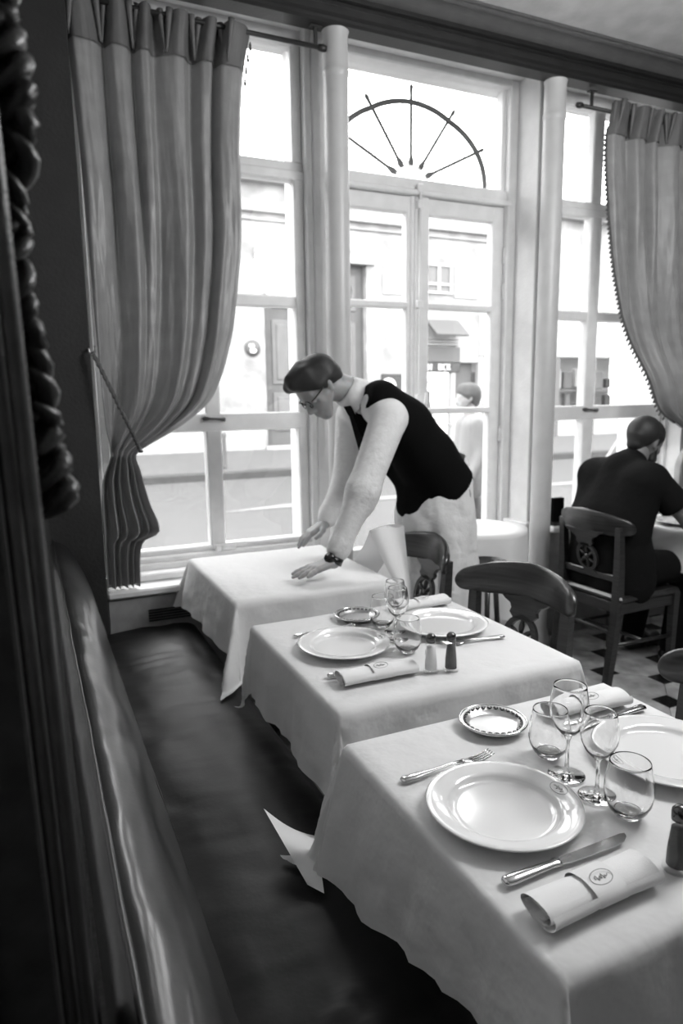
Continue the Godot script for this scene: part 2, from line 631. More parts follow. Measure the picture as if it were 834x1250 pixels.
func build_shell():
	# floor: marble octagons with black squares set between them
	var st := mb()
	span(st, Vector3(-0.3, -0.3, -3.62), Vector3(6.0, -0.012, 4.2))
	var fl := structure(st, "floor", M.grout)
	var s := 0.2
	var h := 0.053
	var oct := PackedVector2Array([Vector2(s - h, h), Vector2(h, s - h), Vector2(-h, s - h), Vector2(h - s, h), Vector2(h - s, -h), Vector2(-h, h - s), Vector2(h, h - s), Vector2(s - h, -h)])
	var tiles := []
	for v in 3:
		var sh := oct.duplicate()
		for i in sh.size():
			sh[i] = sh[i] * 0.988
		var b := mb()
		prism(b, sh, -0.010, 0.0004 * v, Transform3D(Basis(Vector3.RIGHT, -PI / 2), Vector3.ZERO))
		b.generate_normals()
		tiles.append(b.commit())
	var sq := mb()
	box(sq, Vector3(0, -0.005, 0), Vector3(0.103, 0.0105, 0.103))
	sq.generate_normals()
	var sqm := sq.commit()
	var rest := mb()
	var rest_black := mb()
	for i in range(-13, 17):
		for j in range(-7, 23):
			var at := Vector3(2.675 + i * s, 0, -2.163 + j * s)
			var near := at.x > 0.72 and at.x < 4.4 and at.z > -3.2 and at.z < 0.75
			if at.x < 0.0 or at.x > 5.8 or at.z < -3.42 or at.z > 2.2:
				continue
			if (i + j) % 2 == 0:
				if near:
					again(sqm, M.black_tile, "black_tile", fl, at)
				else:
					box(rest_black, at + Vector3(0, -0.005, 0), Vector3(0.103, 0.0105, 0.103))
			elif near:
				var k := rng.randi() % 3
				again(tiles[k], M.marble[rng.randi() % 3], "marble_tile", fl, at)
			else:
				prism(rest, oct.duplicate(), -0.010, 0.0, Transform3D(Basis(Vector3.RIGHT, -PI / 2), at))
	put(rest, "far_marble_tiles", M.marble[1], fl).set_meta("kind", "stuff")
	put(rest_black, "far_black_tiles", M.black_tile, fl).set_meta("kind", "stuff")
	# walls
	st = mb()
	span(st, Vector3(-0.3, -0.3, -3.62), Vector3(-0.07, 3.6, 4.2))
	structure(st, "wall_left", M.wall_pale)
	st = mb()
	span(st, Vector3(5.8, -0.3, -3.62), Vector3(6.0, 3.6, 4.2))
	structure(st, "wall_right", M.wall_room)
	st = mb()
	span(st, Vector3(-0.07, -0.3, 4.0), Vector3(5.8, 3.6, 4.2))
	structure(st, "wall_back", M.wall_back)
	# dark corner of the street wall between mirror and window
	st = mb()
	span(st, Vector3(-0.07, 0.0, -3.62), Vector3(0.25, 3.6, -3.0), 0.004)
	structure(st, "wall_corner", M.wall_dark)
	# street wall: lintel, piers, under the sills
	st = mb()
	span(st, Vector3(0.25, 3.18, -3.62), Vector3(5.8, 3.62, -3.06))
	span(st, Vector3(0.25, 0.0, -3.62), Vector3(1.34, 0.60, -3.10))
	span(st, Vector3(1.32, 0.0, -3.60), Vector3(1.385, 3.18, -3.20), 0.006)
	span(st, Vector3(2.655, 0.0, -3.60), Vector3(2.73, 3.18, -3.20), 0.006)
	span(st, Vector3(2.73, 0.0, -3.62), Vector3(3.80, 0.66, -3.17))
	span(st, Vector3(3.78, 0.0, -3.62), Vector3(5.8, 3.18, -3.10))
	structure(st, "wall_front", M.wall_white)
	st = mb()
	span(st, Vector3(-0.3, CEIL, -2.90), Vector3(6.0, 3.6, 4.2))
	structure(st, "ceiling", M.ceiling)
	# dark moulded beam over the windows, cove and fillets
	var prof := [[-3.09, 3.20], [-3.09, 3.06], [-3.07, 3.045], [-2.985, 3.045], [-2.975, 3.055], [-2.975, 3.068], [-2.962, 3.078], [-2.962, 3.105], [-2.972, 3.112], [-2.962, 3.122], [-2.945, 3.128], [-2.945, 3.145], [-2.97, 3.15], [-2.97, 3.2]]
	st = mb()
	sweep_x(st, prof, -0.07, 5.8)
	structure(st, "trim_1", M.beam)
	prof = [[-2.97, 3.25], [-2.97, 3.143]]
	for i in 9:
		var a := i / 8.0
		prof.append([lerpf(-2.965, -2.875, a), 3.145 + 0.032 * sin(a * PI / 2)])
	prof += [[-2.872, 3.178], [-2.862, 3.172], [-2.850, 3.175], [-2.850, 3.183], [-2.838, 3.181], [-2.830, 3.186], [-2.830, 3.25]]
	st = mb()
	sweep_x(st, prof, -0.07, 5.8)
	structure(st, "trim_2", M.cove)
	# window ledge, skirting under it and heater slot
	st = mb()
	span(st, Vector3(0.252, 0.596, -3.30), Vector3(1.33, 0.630, -3.01), 0.008)
	span(st, Vector3(0.252, 0.63, -3.30), Vector3(1.33, 0.665, -3.13), 0.006)
	span(st, Vector3(0.252, 0.655, -3.32), Vector3(1.33, 0.695, -3.20), 0.006)
	structure(st, "trim_3", M.paint)
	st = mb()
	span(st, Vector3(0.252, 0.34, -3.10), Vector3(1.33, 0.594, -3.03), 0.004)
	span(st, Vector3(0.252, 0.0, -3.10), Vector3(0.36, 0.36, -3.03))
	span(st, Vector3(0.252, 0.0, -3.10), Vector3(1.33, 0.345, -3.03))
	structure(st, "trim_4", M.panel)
	st = mb()
	for i in 5:
		span(st, Vector3(0.42, 0.475 + i * 0.012, -3.034), Vector3(1.2, 0.481 + i * 0.012, -3.022))
	structure(st, "trim_5", M.iron)
	# raised panelling at the right of the door
	st = mb()
	span(st, Vector3(2.628, 0.0, -3.44), Vector3(2.657, 0.68, -3.18), 0.005)
	span(st, Vector3(2.622, 0.0, -3.44), Vector3(2.657, 0.12, -3.17), 0.004)
	span(st, Vector3(2.618, 0.68, -3.44), Vector3(2.735, 0.705, -3.165), 0.005)
	span(st, Vector3(2.657, 0.0, -3.205), Vector3(2.735, 0.68, -3.18), 0.004)
	structure(st, "trim_6", M.paint)
	st = mb()
	span(st, Vector3(2.73, 0.655, -3.30), Vector3(3.80, 0.690, -3.05), 0.008)
	structure(st, "trim_7", M.paint)
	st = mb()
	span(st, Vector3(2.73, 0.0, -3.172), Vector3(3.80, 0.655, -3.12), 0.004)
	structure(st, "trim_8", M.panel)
	for c in [[1.373, "white painted iron column between the left window and the glass door"], [2.62, "white painted iron column between the glass door and the right window"]]:
		var o := thing("iron_column", c[1], "column", Vector3(c[0], 0, -3.045))
		var b := mb(false)
		lathe(b, [Vector2(0.0, 0.0), Vector2(0.085, 0.0), Vector2(0.085, 0.04), Vector2(0.07, 0.06), Vector2(0.065, 0.09), Vector2(0.058, 0.11), Vector2(0.0575, 0.13), Vector2(0.0575, 0.16), Vector2(0.056, 2.80), Vector2(0.056, 2.88)], 28)
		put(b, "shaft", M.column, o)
		b = mb(false)
		lathe(b, [Vector2(0.056, 2.855), Vector2(0.0565, 2.858), Vector2(0.060, 2.868), Vector2(0.060, 2.882), Vector2(0.0565, 2.892), Vector2(0.056, 2.90), Vector2(0.056, 3.02), Vector2(0.058, 3.035), Vector2(0.061, 3.044)], 28)
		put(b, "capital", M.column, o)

# profile of [z, y] swept along x
func sweep_x(st: SurfaceTool, prof: Array, x0: float, x1: float):
	var poly := PackedVector2Array()
	for p in prof:
		poly.append(Vector2(p[0], p[1]))
	prism(st, poly, x0, x1, Transform3D(Basis(Vector3(0, 0, 1), Vector3(0, 1, 0), Vector3(1, 0, 0)), Vector3.ZERO))

# ------------------------------------------------------------------ windows and door
func pane(parent: Node, x0: float, x1: float, y0: float, y1: float, z: float):
	var st := mb()
	quad(st, Vector3(x0 - 0.006, y0 - 0.006, z), Vector3(x1 + 0.006, y0 - 0.006, z), Vector3(x1 + 0.006, y1 + 0.006, z), Vector3(x0 - 0.006, y1 + 0.006, z))
	put(st, "pane", M.pane, parent)

func bar(parent: Node, called: String, a: Vector3, b: Vector3, bv := 0.006, m: Material = null) -> MeshInstance3D:
	var st := mb()
	span(st, a, b, bv)
	return put(st, called, M.paint if m == null else m, parent)

func build_side_window(called: String, x0: float, x1: float, m0: float, m1: float):
	var w := struct_root(called)
	var z0 := WZ - 0.03
	var z1 := WZ + 0.03
	# outer casing
	bar(w, "jamb", Vector3(x0, 0.69, z0 - 0.03), Vector3(x0 + 0.035, 3.18, z1 + 0.045))
	bar(w, "jamb", Vector3(x1 - 0.035, 0.69, z0 - 0.03), Vector3(x1, 3.18, z1 + 0.045))
	bar(w, "head", Vector3(x0 + 0.02, 3.12, z0 - 0.026), Vector3(x1 - 0.02, 3.19, z1 + 0.041))
	bar(w, "head", Vector3(x0 + 0.03, 3.05, z0), Vector3(x1 - 0.03, 3.125, z1))
	# stiles, upper light and sashes
	for e in [[x0 + 0.035, x0 + 0.075], [x1 - 0.085, x1 - 0.035]]:
		bar(w, "stile", Vector3(e[0], 2.55, z0), Vector3(e[1], 3.06, z1))
		bar(w, "stile", Vector3(e[0], 0.72, z0), Vector3(e[1], 2.50, z1 + 0.012))
	bar(w, "transom", Vector3(x0 + 0.03, 2.505, z0 - 0.01), Vector3(x1 - 0.03, 2.552, z1 + 0.004))
	bar(w, "transom_rail", Vector3(x0 + 0.03, 2.468, z0), Vector3(x1 - 0.03, 2.512, z1 + 0.016))
	bar(w, "mullion", Vector3(m0, 2.55, z0), Vector3(m1, 3.06, z1))
	bar(w, "mullion", Vector3(m0, 0.74, z0), Vector3(m1, 2.48, z1 + 0.012))
	bar(w, "glazing_bar", Vector3(x0 + 0.06, 1.886, z0 + 0.004), Vector3(x1 - 0.06, 1.938, z1 + 0.004))
	bar(w, "middle_rail", Vector3(x0 + 0.04, 1.298, z0), Vector3(x1 - 0.04, 1.382, z1 + 0.014))
	bar(w, "bottom_rail", Vector3(x0 + 0.04, 0.70, z0), Vector3(x1 - 0.04, 0.748, z1 + 0.012))
	bar(w, "weather_bar", Vector3(x0 + 0.03, 0.69, z0 - 0.02), Vector3(x1 - 0.03, 0.722, z1 + 0.035))
	for cols in [[x0 + 0.075, m0], [m1, x1 - 0.085]]:
		for rows in [[0.748, 1.298], [1.382, 1.886], [1.938, 2.468], [2.552, 3.05]]:
			pane(w, cols[0], cols[1], rows[0], rows[1], WZ)
	# latch on the middle rail
	var st := mb(false)
	var mx := (m0 + m1) / 2
	tube(st, [Vector3(mx - 0.05, 1.36, z1 + 0.03), Vector3(mx - 0.02, 1.358, z1 + 0.032), Vector3(mx + 0.02, 1.356, z1 + 0.032), Vector3(mx + 0.05, 1.354, z1 + 0.03)], [0.012, 0.006, 0.006, 0.012], 8)
	tube(st, [Vector3(mx + 0.045, 1.354, z1 + 0.008), Vector3(mx + 0.045, 1.354, z1 + 0.032)], 0.009, 8)
	tube(st, [Vector3(mx - 0.045, 1.36, z1 + 0.008), Vector3(mx - 0.045, 1.36, z1 + 0.032)], 0.009, 8)
	put(st, "latch", M.grey_iron, w)
	# lever at the foot of the mullion
	st = mb()
	box(st, Vector3(mx + 0.03, 0.735, z1 + 0.03), Vector3(0.10, 0.026, 0.02), 0.005)
	box(st, Vector3(mx + 0.05, 0.752, z1 + 0.045), Vector3(0.16, 0.014, 0.016), 0.004)
	box(st, Vector3(mx - 0.01, 0.735, z1 + 0.045), Vector3(0.03, 0.03, 0.03), 0.006)
	put(st, "foot_lever", M.enamel, w)

func build_windows():
	build_side_window("window_1", 0.25, 1.32, 0.765, 0.838)
	build_side_window("window_2", 2.73, 3.79, 3.095, 3.175)
	# glazed double door under a fan light
	var d := struct_root("door_1")
	var z0 := DZ - 0.03
	var z1 := DZ + 0.03
	var cx := 2.022
	bar(d, "jamb", Vector3(1.385, 0, z0 - 0.03), Vector3(1.44, 3.18, z1 + 0.04))
	bar(d, "jamb", Vector3(2.60, 0, z0 - 0.03), Vector3(2.657, 3.18, z1 + 0.04))
	bar(d, "head", Vector3(1.42, 3.143, z0 - 0.026), Vector3(2.62, 3.19, z1 + 0.036))
	bar(d, "transom", Vector3(1.42, 2.525, z0), Vector3(2.62, 2.605, z1 + 0.02))
	bar(d, "transom_lip", Vector3(1.42, 2.52, z1), Vector3(2.62, 2.545, z1 + 0.045))
	bar(d, "fan_stile", Vector3(1.43, 2.6, z0), Vector3(1.46, 3.15, z1))
	bar(d, "fan_stile", Vector3(2.575, 2.6, z0), Vector3(2.605, 3.15, z1))
	pane(d, 1.46, 2.575, 2.605, 3.145, DZ)
	for leaf in [[1.44, 1.965, 1.515, 1.955], [2.079, 2.60, 2.094, 2.525]]:
		bar(d, "stile", Vector3(leaf[0], 0.02, z0), Vector3(leaf[2], 2.52, z1))
		bar(d, "stile", Vector3(leaf[3], 0.02, z0), Vector3(leaf[1] if leaf[3] > 2.3 else 1.985, 2.52, z1))
		bar(d, "top_rail", Vector3(leaf[2] - 0.012, 2.435, z0 + 0.003), Vector3(leaf[3] + 0.012, 2.518, z1 - 0.002))
		bar(d, "glazing_bar", Vector3(leaf[2] - 0.01, 1.933, z0 + 0.005), Vector3(leaf[3] + 0.01, 1.967, z1 + 0.002))
		bar(d, "glazing_bar", Vector3(leaf[2] - 0.01, 1.350, z0 + 0.005), Vector3(leaf[3] + 0.01, 1.384, z1 + 0.002))
		bar(d, "bottom_panel", Vector3(leaf[2] - 0.01, 0.02, z0 + 0.012), Vector3(leaf[3] + 0.01, 0.60, z1 - 0.012))
		bar(d, "bottom_rail", Vector3(leaf[2] - 0.01, 0.52, z0), Vector3(leaf[3] + 0.01, 0.60, z1 + 0.004))
		for rows in [[0.60, 1.350], [1.384, 1.933], [1.967, 2.435]]:
			pane(d, leaf[2], leaf[3], rows[0], rows[1], DZ)
	bar(d, "meeting_stile", Vector3(1.975, 0.02, z0), Vector3(2.09, 2.52, z1 + 0.012))
	bar(d, "cover_strip", Vector3(1.995, 0.02, z1), Vector3(2.030, 2.52, z1 + 0.034), 0.01)
	# bolt that runs the height of the door
	var st := mb(false)
	tube(st, [Vector3(2.012, 0.3, z1 + 0.045), Vector3(2.012, 2.56, z1 + 0.045)], 0.008, 8)
	put(st, "bolt_rod", M.paint, d)
	for y in [0.9, 1.44, 1.95, 2.47, 2.55]:
		st = mb()
		box(st, Vector3(2.012, y, z1 + 0.04), Vector3(0.036, 0.045, 0.03), 0.006)
		put(st, "bolt_keeper", M.paint, d)
	st = mb(false)
	tube(st, [Vector3(2.012, 1.30, z1 + 0.05), Vector3(2.012, 1.34, z1 + 0.085), Vector3(2.03, 1.42, z1 + 0.09), Vector3(2.035, 1.47, z1 + 0.085)], [0.010, 0.012, 0.012, 0.008], 8)
	put(st, "bolt_handle", M.paint, d)
	for y in [0.55, 1.22, 2.05, 2.25]:
		st = mb(false)
		tube(st, [Vector3(2.60, y - 0.045, z1 + 0.008), Vector3(2.60, y + 0.045, z1 + 0.008)], 0.010, 8)
		put(st, "hinge", M.paint, d)
	# fan: wrought arch scalloped between five rods
	var fan := thing("fan_grille", "dark wrought iron fan with five rods and scalloped arch above the glass door", "grille", Vector3(cx, 2.605, DZ - 0.045))
	st = mb(false)
	var pts := []
	for i in 73:
		var a := PI * i / 72.0
		var sc := 1.0 + 0.025 * absf(sin(a * 3.0))
		pts.append(Vector3(cos(a) * 0.49 * sc, sin(a) * 0.405 * sc, 0))
	tube(st, pts, 0.014, 8, false, Vector2.ONE, Vector3.BACK)
	put(st, "arch", M.grey_iron, fan)
	for i in 5:
		var a := PI * (i + 1) / 6.0
		var dir := Vector3(cos(a), sin(a) * 0.86, 0)
		st = mb(false)
		var r1 := 0.56 if i != 2 else 0.59
		tube(st, [dir * 0.11, dir * 0.13, dir * 0.15, dir * 0.17, dir * (r1 - 0.05), dir * (r1 - 0.02), dir * r1], [0.013, 0.018, 0.013, 0.0085, 0.0085, 0.012, 0.003], 8, false, Vector2.ONE, Vector3.BACK)
		put(st, "rod", M.grey_iron, fan)
	st = mb(false)
	pts = []
	for i in 25:
		var a := PI * i / 24.0
		pts.append(Vector3(cos(a) * 0.105, sin(a) * 0.095, 0))
	tube(st, pts, 0.005, 6, false, Vector2.ONE, Vector3.BACK)
	put(st, "inner_arch", M.paint, fan)

# ------------------------------------------------------------------ street
func road_y(z: float) -> float:
	return lerpf(-0.16, 0.19, (-5.2 - z) / 5.3)

func build_street():
	var st := mb()
	span(st, Vector3(-30, -0.6, -5.2), Vector3(40, -0.06, -3.6))
	structure(st, "pavement_near", M.pavement)
	st = mb()
	quad(st, Vector3(-30, road_y(-5.2), -5.2), Vector3(40, road_y(-5.2), -5.2), Vector3(40, road_y(-10.6), -10.6), Vector3(-30, road_y(-10.6), -10.6))
	quad(st, Vector3(-30, -1, -5.2), Vector3(40, -1, -5.2), Vector3(40, -1, -12.6), Vector3(-30, -1, -12.6))
	structure(st, "road", M.asphalt)
	st = mb()
	quad(st, Vector3(2.0, road_y(-8.3) + 0.006, -8.3), Vector3(9, road_y(-8.3) + 0.006, -8.3), Vector3(9, road_y(-8.5) + 0.006, -8.5), Vector3(3.0, road_y(-8.5) + 0.006, -8.5))
	var line := put(st, "road_line", M.road_paint)
	tag(line, "faded white line painted along the road outside", "road marking")
	st = mb()
	quad(st, Vector3(-30, 0.31, -10.7), Vector3(40, 0.31, -10.7), Vector3(40, 0.56, -12.1), Vector3(-30, 0.56, -12.1))
	structure(st, "pavement_far", M.pavement)
	st = mb()
	span(st, Vector3(-30, 0.0, -10.72), Vector3(40, 0.313, -10.5), 0.02)
	structure(st, "kerb", M.kerb)
	# the pale house across the street
	var hz := -12.0
	var h := thing("house_front", "pale stone house front across the street with panelled carriage door", "building", Vector3(0, 0.5, hz))
	st = mb()
	span(st, Vector3(-17, -0.5, -0.4), Vector3(3.96, 4.75, 0))
	span(st, Vector3(3.96, 3.38, -0.4), Vector3(5.99, 4.75, 0))
	span(st, Vector3(5.99, 2.3, -0.4), Vector3(25, 4.75, 0))
	span(st, Vector3(5.99, -0.5, -0.4), Vector3(7.25, 2.3, 0))
	span(st, Vector3(7.25, 1.9, -0.4), Vector3(8.6, 2.3, 0))
	span(st, Vector3(13.0, -0.5, -0.4), Vector3(25, 2.3, 0))
	put(st, "wall", M.stone, h)
	for c in [[4.12, 4.30, 0.10], [3.99, 4.02, 0.05], [4.6, 4.75, 0.22]]:
		st = mb()
		box(st, Vector3(3.5, (c[0] + c[1]) / 2, c[2] / 2), Vector3(11.0 if c[0] < 4.5 else 40.0, c[1] - c[0], c[2]), 0.01)
		put(st, "string_course", M.stone_trim, h)
	st = mb()
	box(st, Vector3(2.0, 0.3, 0.03), Vector3(3.8, 0.6, 0.06), 0.01)
	put(st, "plinth", M.stone_trim, h)
	# carriage door, two leaves with panels and a round boss
	for e in [[3.97, 4.97], [4.98, 5.98]]:
		var leaf := mb()
		span(leaf, Vector3(e[0], 0.08, -0.22), Vector3(e[1], 3.38, -0.14), 0.01)
		var lf := put(leaf, "door_leaf", M.street_door, h)
		var w: float = e[1] - e[0]
		for p in [[0.35, 1.05], [1.2, 2.35], [2.55, 3.2]]:
			var b := mb()
			span(b, Vector3(e[0] + 0.16, p[0], -0.14), Vector3(e[1] - 0.16, p[1], -0.115), 0.012)
			span(b, Vector3(e[0] + 0.24, p[0] + 0.08, -0.12), Vector3(e[1] - 0.24, p[1] - 0.08, -0.095), 0.012)
			put(b, "door_panel", M.street_door_panel, lf)
		var rg := mb(false)
		var pts := []
		for i in 28:
			var a := TAU * i / 28.0
			pts.append(Vector3(e[0] + w / 2 + cos(a) * 0.27, 2.88 + sin(a) * 0.27, -0.09))
		tube(rg, pts, 0.03, 8, true, Vector2.ONE, Vector3.BACK)
		put(rg, "round_boss", M.street_door_panel, lf)
	st = mb()
	span(st, Vector3(3.80, 3.38, -0.05), Vector3(6.15, 3.55, 0.07), 0.01)
	put(st, "door_lintel", M.stone_trim, h)
	st = mb()
	span(st, Vector3(3.9, 0.0, -0.2), Vector3(6.05, 0.085, 0.12), 0.01)
	put(st, "doorstep", M.stone_trim, h)
	# first-floor window with bars and open shutters
	var win := mb()
	span(win, Vector3(6.98, 2.94, -0.05), Vector3(7.88, 3.50, 0.012))
	var wn := put(win, "window", M.window_dark, h)
	for xx in [6.99, 7.28, 7.57, 7.86]:
		bar(wn, "window_bar", Vector3(xx - 0.035, 2.94, 0.01), Vector3(xx + 0.035, 3.50, 0.045), 0.005, M.shutter)
	for yy in [2.96, 3.12, 3.48]:
		bar(wn, "window_bar", Vector3(6.96, yy - 0.025, 0.01), Vector3(7.90, yy + 0.025, 0.05), 0.005, M.shutter)
	for e in [[6.34, 6.92], [7.94, 8.52]]:
		var sh := mb()
		span(sh, Vector3(e[0], 2.88, 0.0), Vector3(e[1], 3.52, 0.03), 0.006)
		var so := put(sh, "shutter", M.shutter, h)
		for i in 9:
			var sl := mb()
			box(sl, Vector3((e[0] + e[1]) / 2, 2.96 + i * 0.06, 0.035), Vector3(0.5, 0.04, 0.02), 0.003)
			put(sl, "slat", M.shutter, so)
	# round plate on the wall
	var sg := thing("round_sign", "small round street sign with white hourglass shape on the stone wall outside", "sign", Vector3(3.72, 2.33, hz + 0.01))
	st = mb(false)
	lathe(st, [Vector2(0, 0), Vector2(0.145, 0), Vector2(0.145, 0.015), Vector2(0, 0.018)], 28, Transform3D(Basis(Vector3.RIGHT, PI / 2), Vector3.ZERO))
	put(st, "plate", M.shop_mid, sg)
	st = mb()
	prism(st, PackedVector2Array([Vector2(-0.06, 0.07), Vector2(0.02, 0.07), Vector2(0.03, 0.02), Vector2(0.0, 0.0), Vector2(0.07, -0.03), Vector2(0.05, -0.08), Vector2(-0.04, -0.08), Vector2(-0.05, -0.02), Vector2(-0.01, 0.0), Vector2(-0.07, 0.03)]), 0.016, 0.026)
	put(st, "emblem", M.enamel, sg)
	st = mb(false)
	lathe(st, [Vector2(0, 0), Vector2(0.04, 0), Vector2(0.035, 0.08), Vector2(0.03, 0.52), Vector2(0.045, 0.55), Vector2(0.04, 0.60), Vector2(0, 0.62)], 14, Transform3D(Basis.IDENTITY, Vector3(2.84, 0.31, -10.85)))
	tag(put(st, "bollard", M.shop_mid), "thin grey bollard on the far kerb seen below the window rail", "bollard")
	build_shops(hz)
	# slanted board outside the right window
	var bd := thing("slanted_board", "pale framed board leaning outside the right window behind the seated man", "board", Vector3(3.95, 0.0, -3.95))
	var bt := Transform3D(Basis(Vector3.BACK, deg_to_rad(-40)), Vector3(0.16, 1.05, 0))
	st = mb()
	box(st, Vector3(0.30, 0.0, 0), Vector3(0.56, 1.0, 0.02), 0.004, bt)
	put(st, "panel", M.shop_pale, bd)
	st = mb()
	box(st, Vector3(0.0, 0.0, 0.01), Vector3(0.05, 1.04, 0.04), 0.006, bt)
	put(st, "frame_edge", M.stone_trim, bd)
	st = mb()
	box(st, Vector3(0.20, 0.45, -0.05), Vector3(0.05, 1.10, 0.05), 0.004)
	put(st, "support", M.shop_pale, bd)

func build_shops(hz: float):
	# shopfronts in the ground floor further along
	var s := thing("corner_shop", "shop across the street with dark fascia, awning and open doorway", "shop", Vector3(0, 0.5, hz))
	var st := mb()
	span(st, Vector3(7.4, 0.0, -2.4), Vector3(8.5, 2.6, -2.3))
	span(st, Vector3(6.3, 0.0, -2.4), Vector3(9.0, 0.06, -0.1))
	put(st, "interior", M.shop_dark, s)
	st = mb()
	span(st, Vector3(7.25, 1.62, -0.1), Vector3(8.08, 1.92, 0.06), 0.01)
	put(st, "fascia", M.shop_mid, s)
	st = mb()
	span(st, Vector3(7.25, 1.42, -0.1), Vector3(8.08, 1.62, 0.05), 0.01)
	var sb := put(st, "sign_board", M.shop_dark, s)
	for w in [["H", 7.36], ["B", 7.60], ["C", 7.70], ["K", 7.80]]:
		var tm := TextMesh.new()
		var sf := SystemFont.new()
		sf.font_names = PackedStringArray(["Droid Sans"])
		tm.font = sf
		tm.text = w[0]
		tm.font_size = 32
		tm.pixel_size = 0.005
		tm.depth = 0.02
		var lt := put_mesh(tm, "lettering", M.enamel, sb)
		lt.position = Vector3(w[1], 1.52, 0.06)
	st = mb()
	quad(st, Vector3(7.3, 2.45, 0.0), Vector3(8.05, 2.45, 0.0), Vector3(8.0, 2.12, 0.5), Vector3(7.25, 2.12, 0.5))
	quad(st, Vector3(7.3, 2.42, 0.0), Vector3(7.25, 2.09, 0.5), Vector3(8.0, 2.09, 0.5), Vector3(8.05, 2.42, 0.0))
	put(st, "awning", M.awning, s)
	for i in 3:
		st = mb()
		box(st, Vector3(7.64, 1.97 + i * 0.055, 0.04), Vector3(0.80, 0.035, 0.06), 0.005)
		put(st, "fascia_moulding", M.shop_pale, s)
	for x in [7.28, 7.94]:
		st = mb()
		span(st, Vector3(x - 0.05, 0.0, -0.1), Vector3(x + 0.05, 1.45, 0.03), 0.006)
		put(st, "door_post", M.shop_mid if x < 7.5 else M.shop_pale, s)
	st = mb(false)
	tube(st, [Vector3(7.3, 0.55, 0.1), Vector3(7.9, 0.35, 0.1)], 0.02, 6)
	put(st, "hand_rail", M.shop_pale, s)
	st = mb()
	span(st, Vector3(7.97, 0.0, -0.1), Vector3(8.55, 0.9, 0.02), 0.01)
	put(st, "pale_bay", M.shop_pale, s)
	st = mb()
	span(st, Vector3(7.97, 1.62, -0.1), Vector3(8.55, 2.3, 0.02), 0.01)
	put(st, "bay_head", M.shop_pale, s)
	st = mb()
	span(st, Vector3(8.0, 0.9, -0.25), Vector3(8.5, 1.62, -0.15))
	put(st, "bay_window", M.shop_mid, s)
	var l := thing("left_shop_window", "dark shop window with white round display glimpsed beside the door bar", "shop window", Vector3(6.55, 1.2, hz + 0.03))
	st = mb()
	box(st, Vector3(0.05, 0.30, 0), Vector3(0.62, 0.78, 0.05), 0.01)
	put(st, "frame", M.shop_dark, l)
	st = mb(false)
	lathe(st, [Vector2(0, 0), Vector2(0.16, 0), Vector2(0.16, 0.03), Vector2(0, 0.04)], 20, Transform3D(Basis(Vector3.RIGHT, PI / 2), Vector3(-0.12, 0.45, 0.02)))
	put(st, "white_disc", M.enamel, l)
	for e in [-0.12, 0.12]:
		st = mb()
		box(st, Vector3(e, 0.08, 0.04), Vector3(0.16, 0.2, 0.03), 0.005)
		put(st, "white_card", M.enamel, l)
	# long glazed shopfront seen through the right window
	var g := thing("glazed_shopfront", "wide shop display across the street seen through the right window", "shop window", Vector3(0, 0.5, hz))
	st = mb()
	span(st, Vector3(8.6, 0.0, -0.9), Vector3(13.0, 2.3, -0.8))
	put(st, "back_wall", M.shop_pale, g)
	st = mb()
	span(st, Vector3(8.55, 1.75, -0.1), Vector3(13.0, 2.6, 0.05), 0.02)
	put(st, "fascia", M.shop_pale, g)
	for x in [8.62, 9.6, 10.65, 11.7, 12.9]:
		st = mb()
		span(st, Vector3(x - 0.07, 0.0, -0.1), Vector3(x + 0.07, 1.8, 0.03), 0.01)
		put(st, "pilaster", M.shop_pale if x < 10 else M.shop_mid, g)
	st = mb()
	span(st, Vector3(8.55, 0.0, -0.1), Vector3(13.0, 0.5, 0.0), 0.01)
	put(st, "stall_riser", M.shop_pale, g)
	for i in 26:
		var x := 8.85 + (i % 13) * 0.31
		var y := 0.5 + float(i / 13) * 0.55 + rng.randf() * 0.08
		st = mb()
		var hh := 0.15 + rng.randf() * 0.28
		box(st, Vector3(x, y + hh / 2, -0.45), Vector3(0.12 + rng.randf() * 0.14, hh, 0.15), 0.02)
		put(st, "display_box", [M.shop_mid, M.shop_pale, M.shop_dark][rng.randi() % 3], g)
	st = mb()
	span(st, Vector3(8.6, 1.02, -0.7), Vector3(13.0, 1.05, -0.3))
	put(st, "display_shelf", M.shop_mid, g)

# ------------------------------------------------------------------ bench and mirror
const SEAT := 0.46

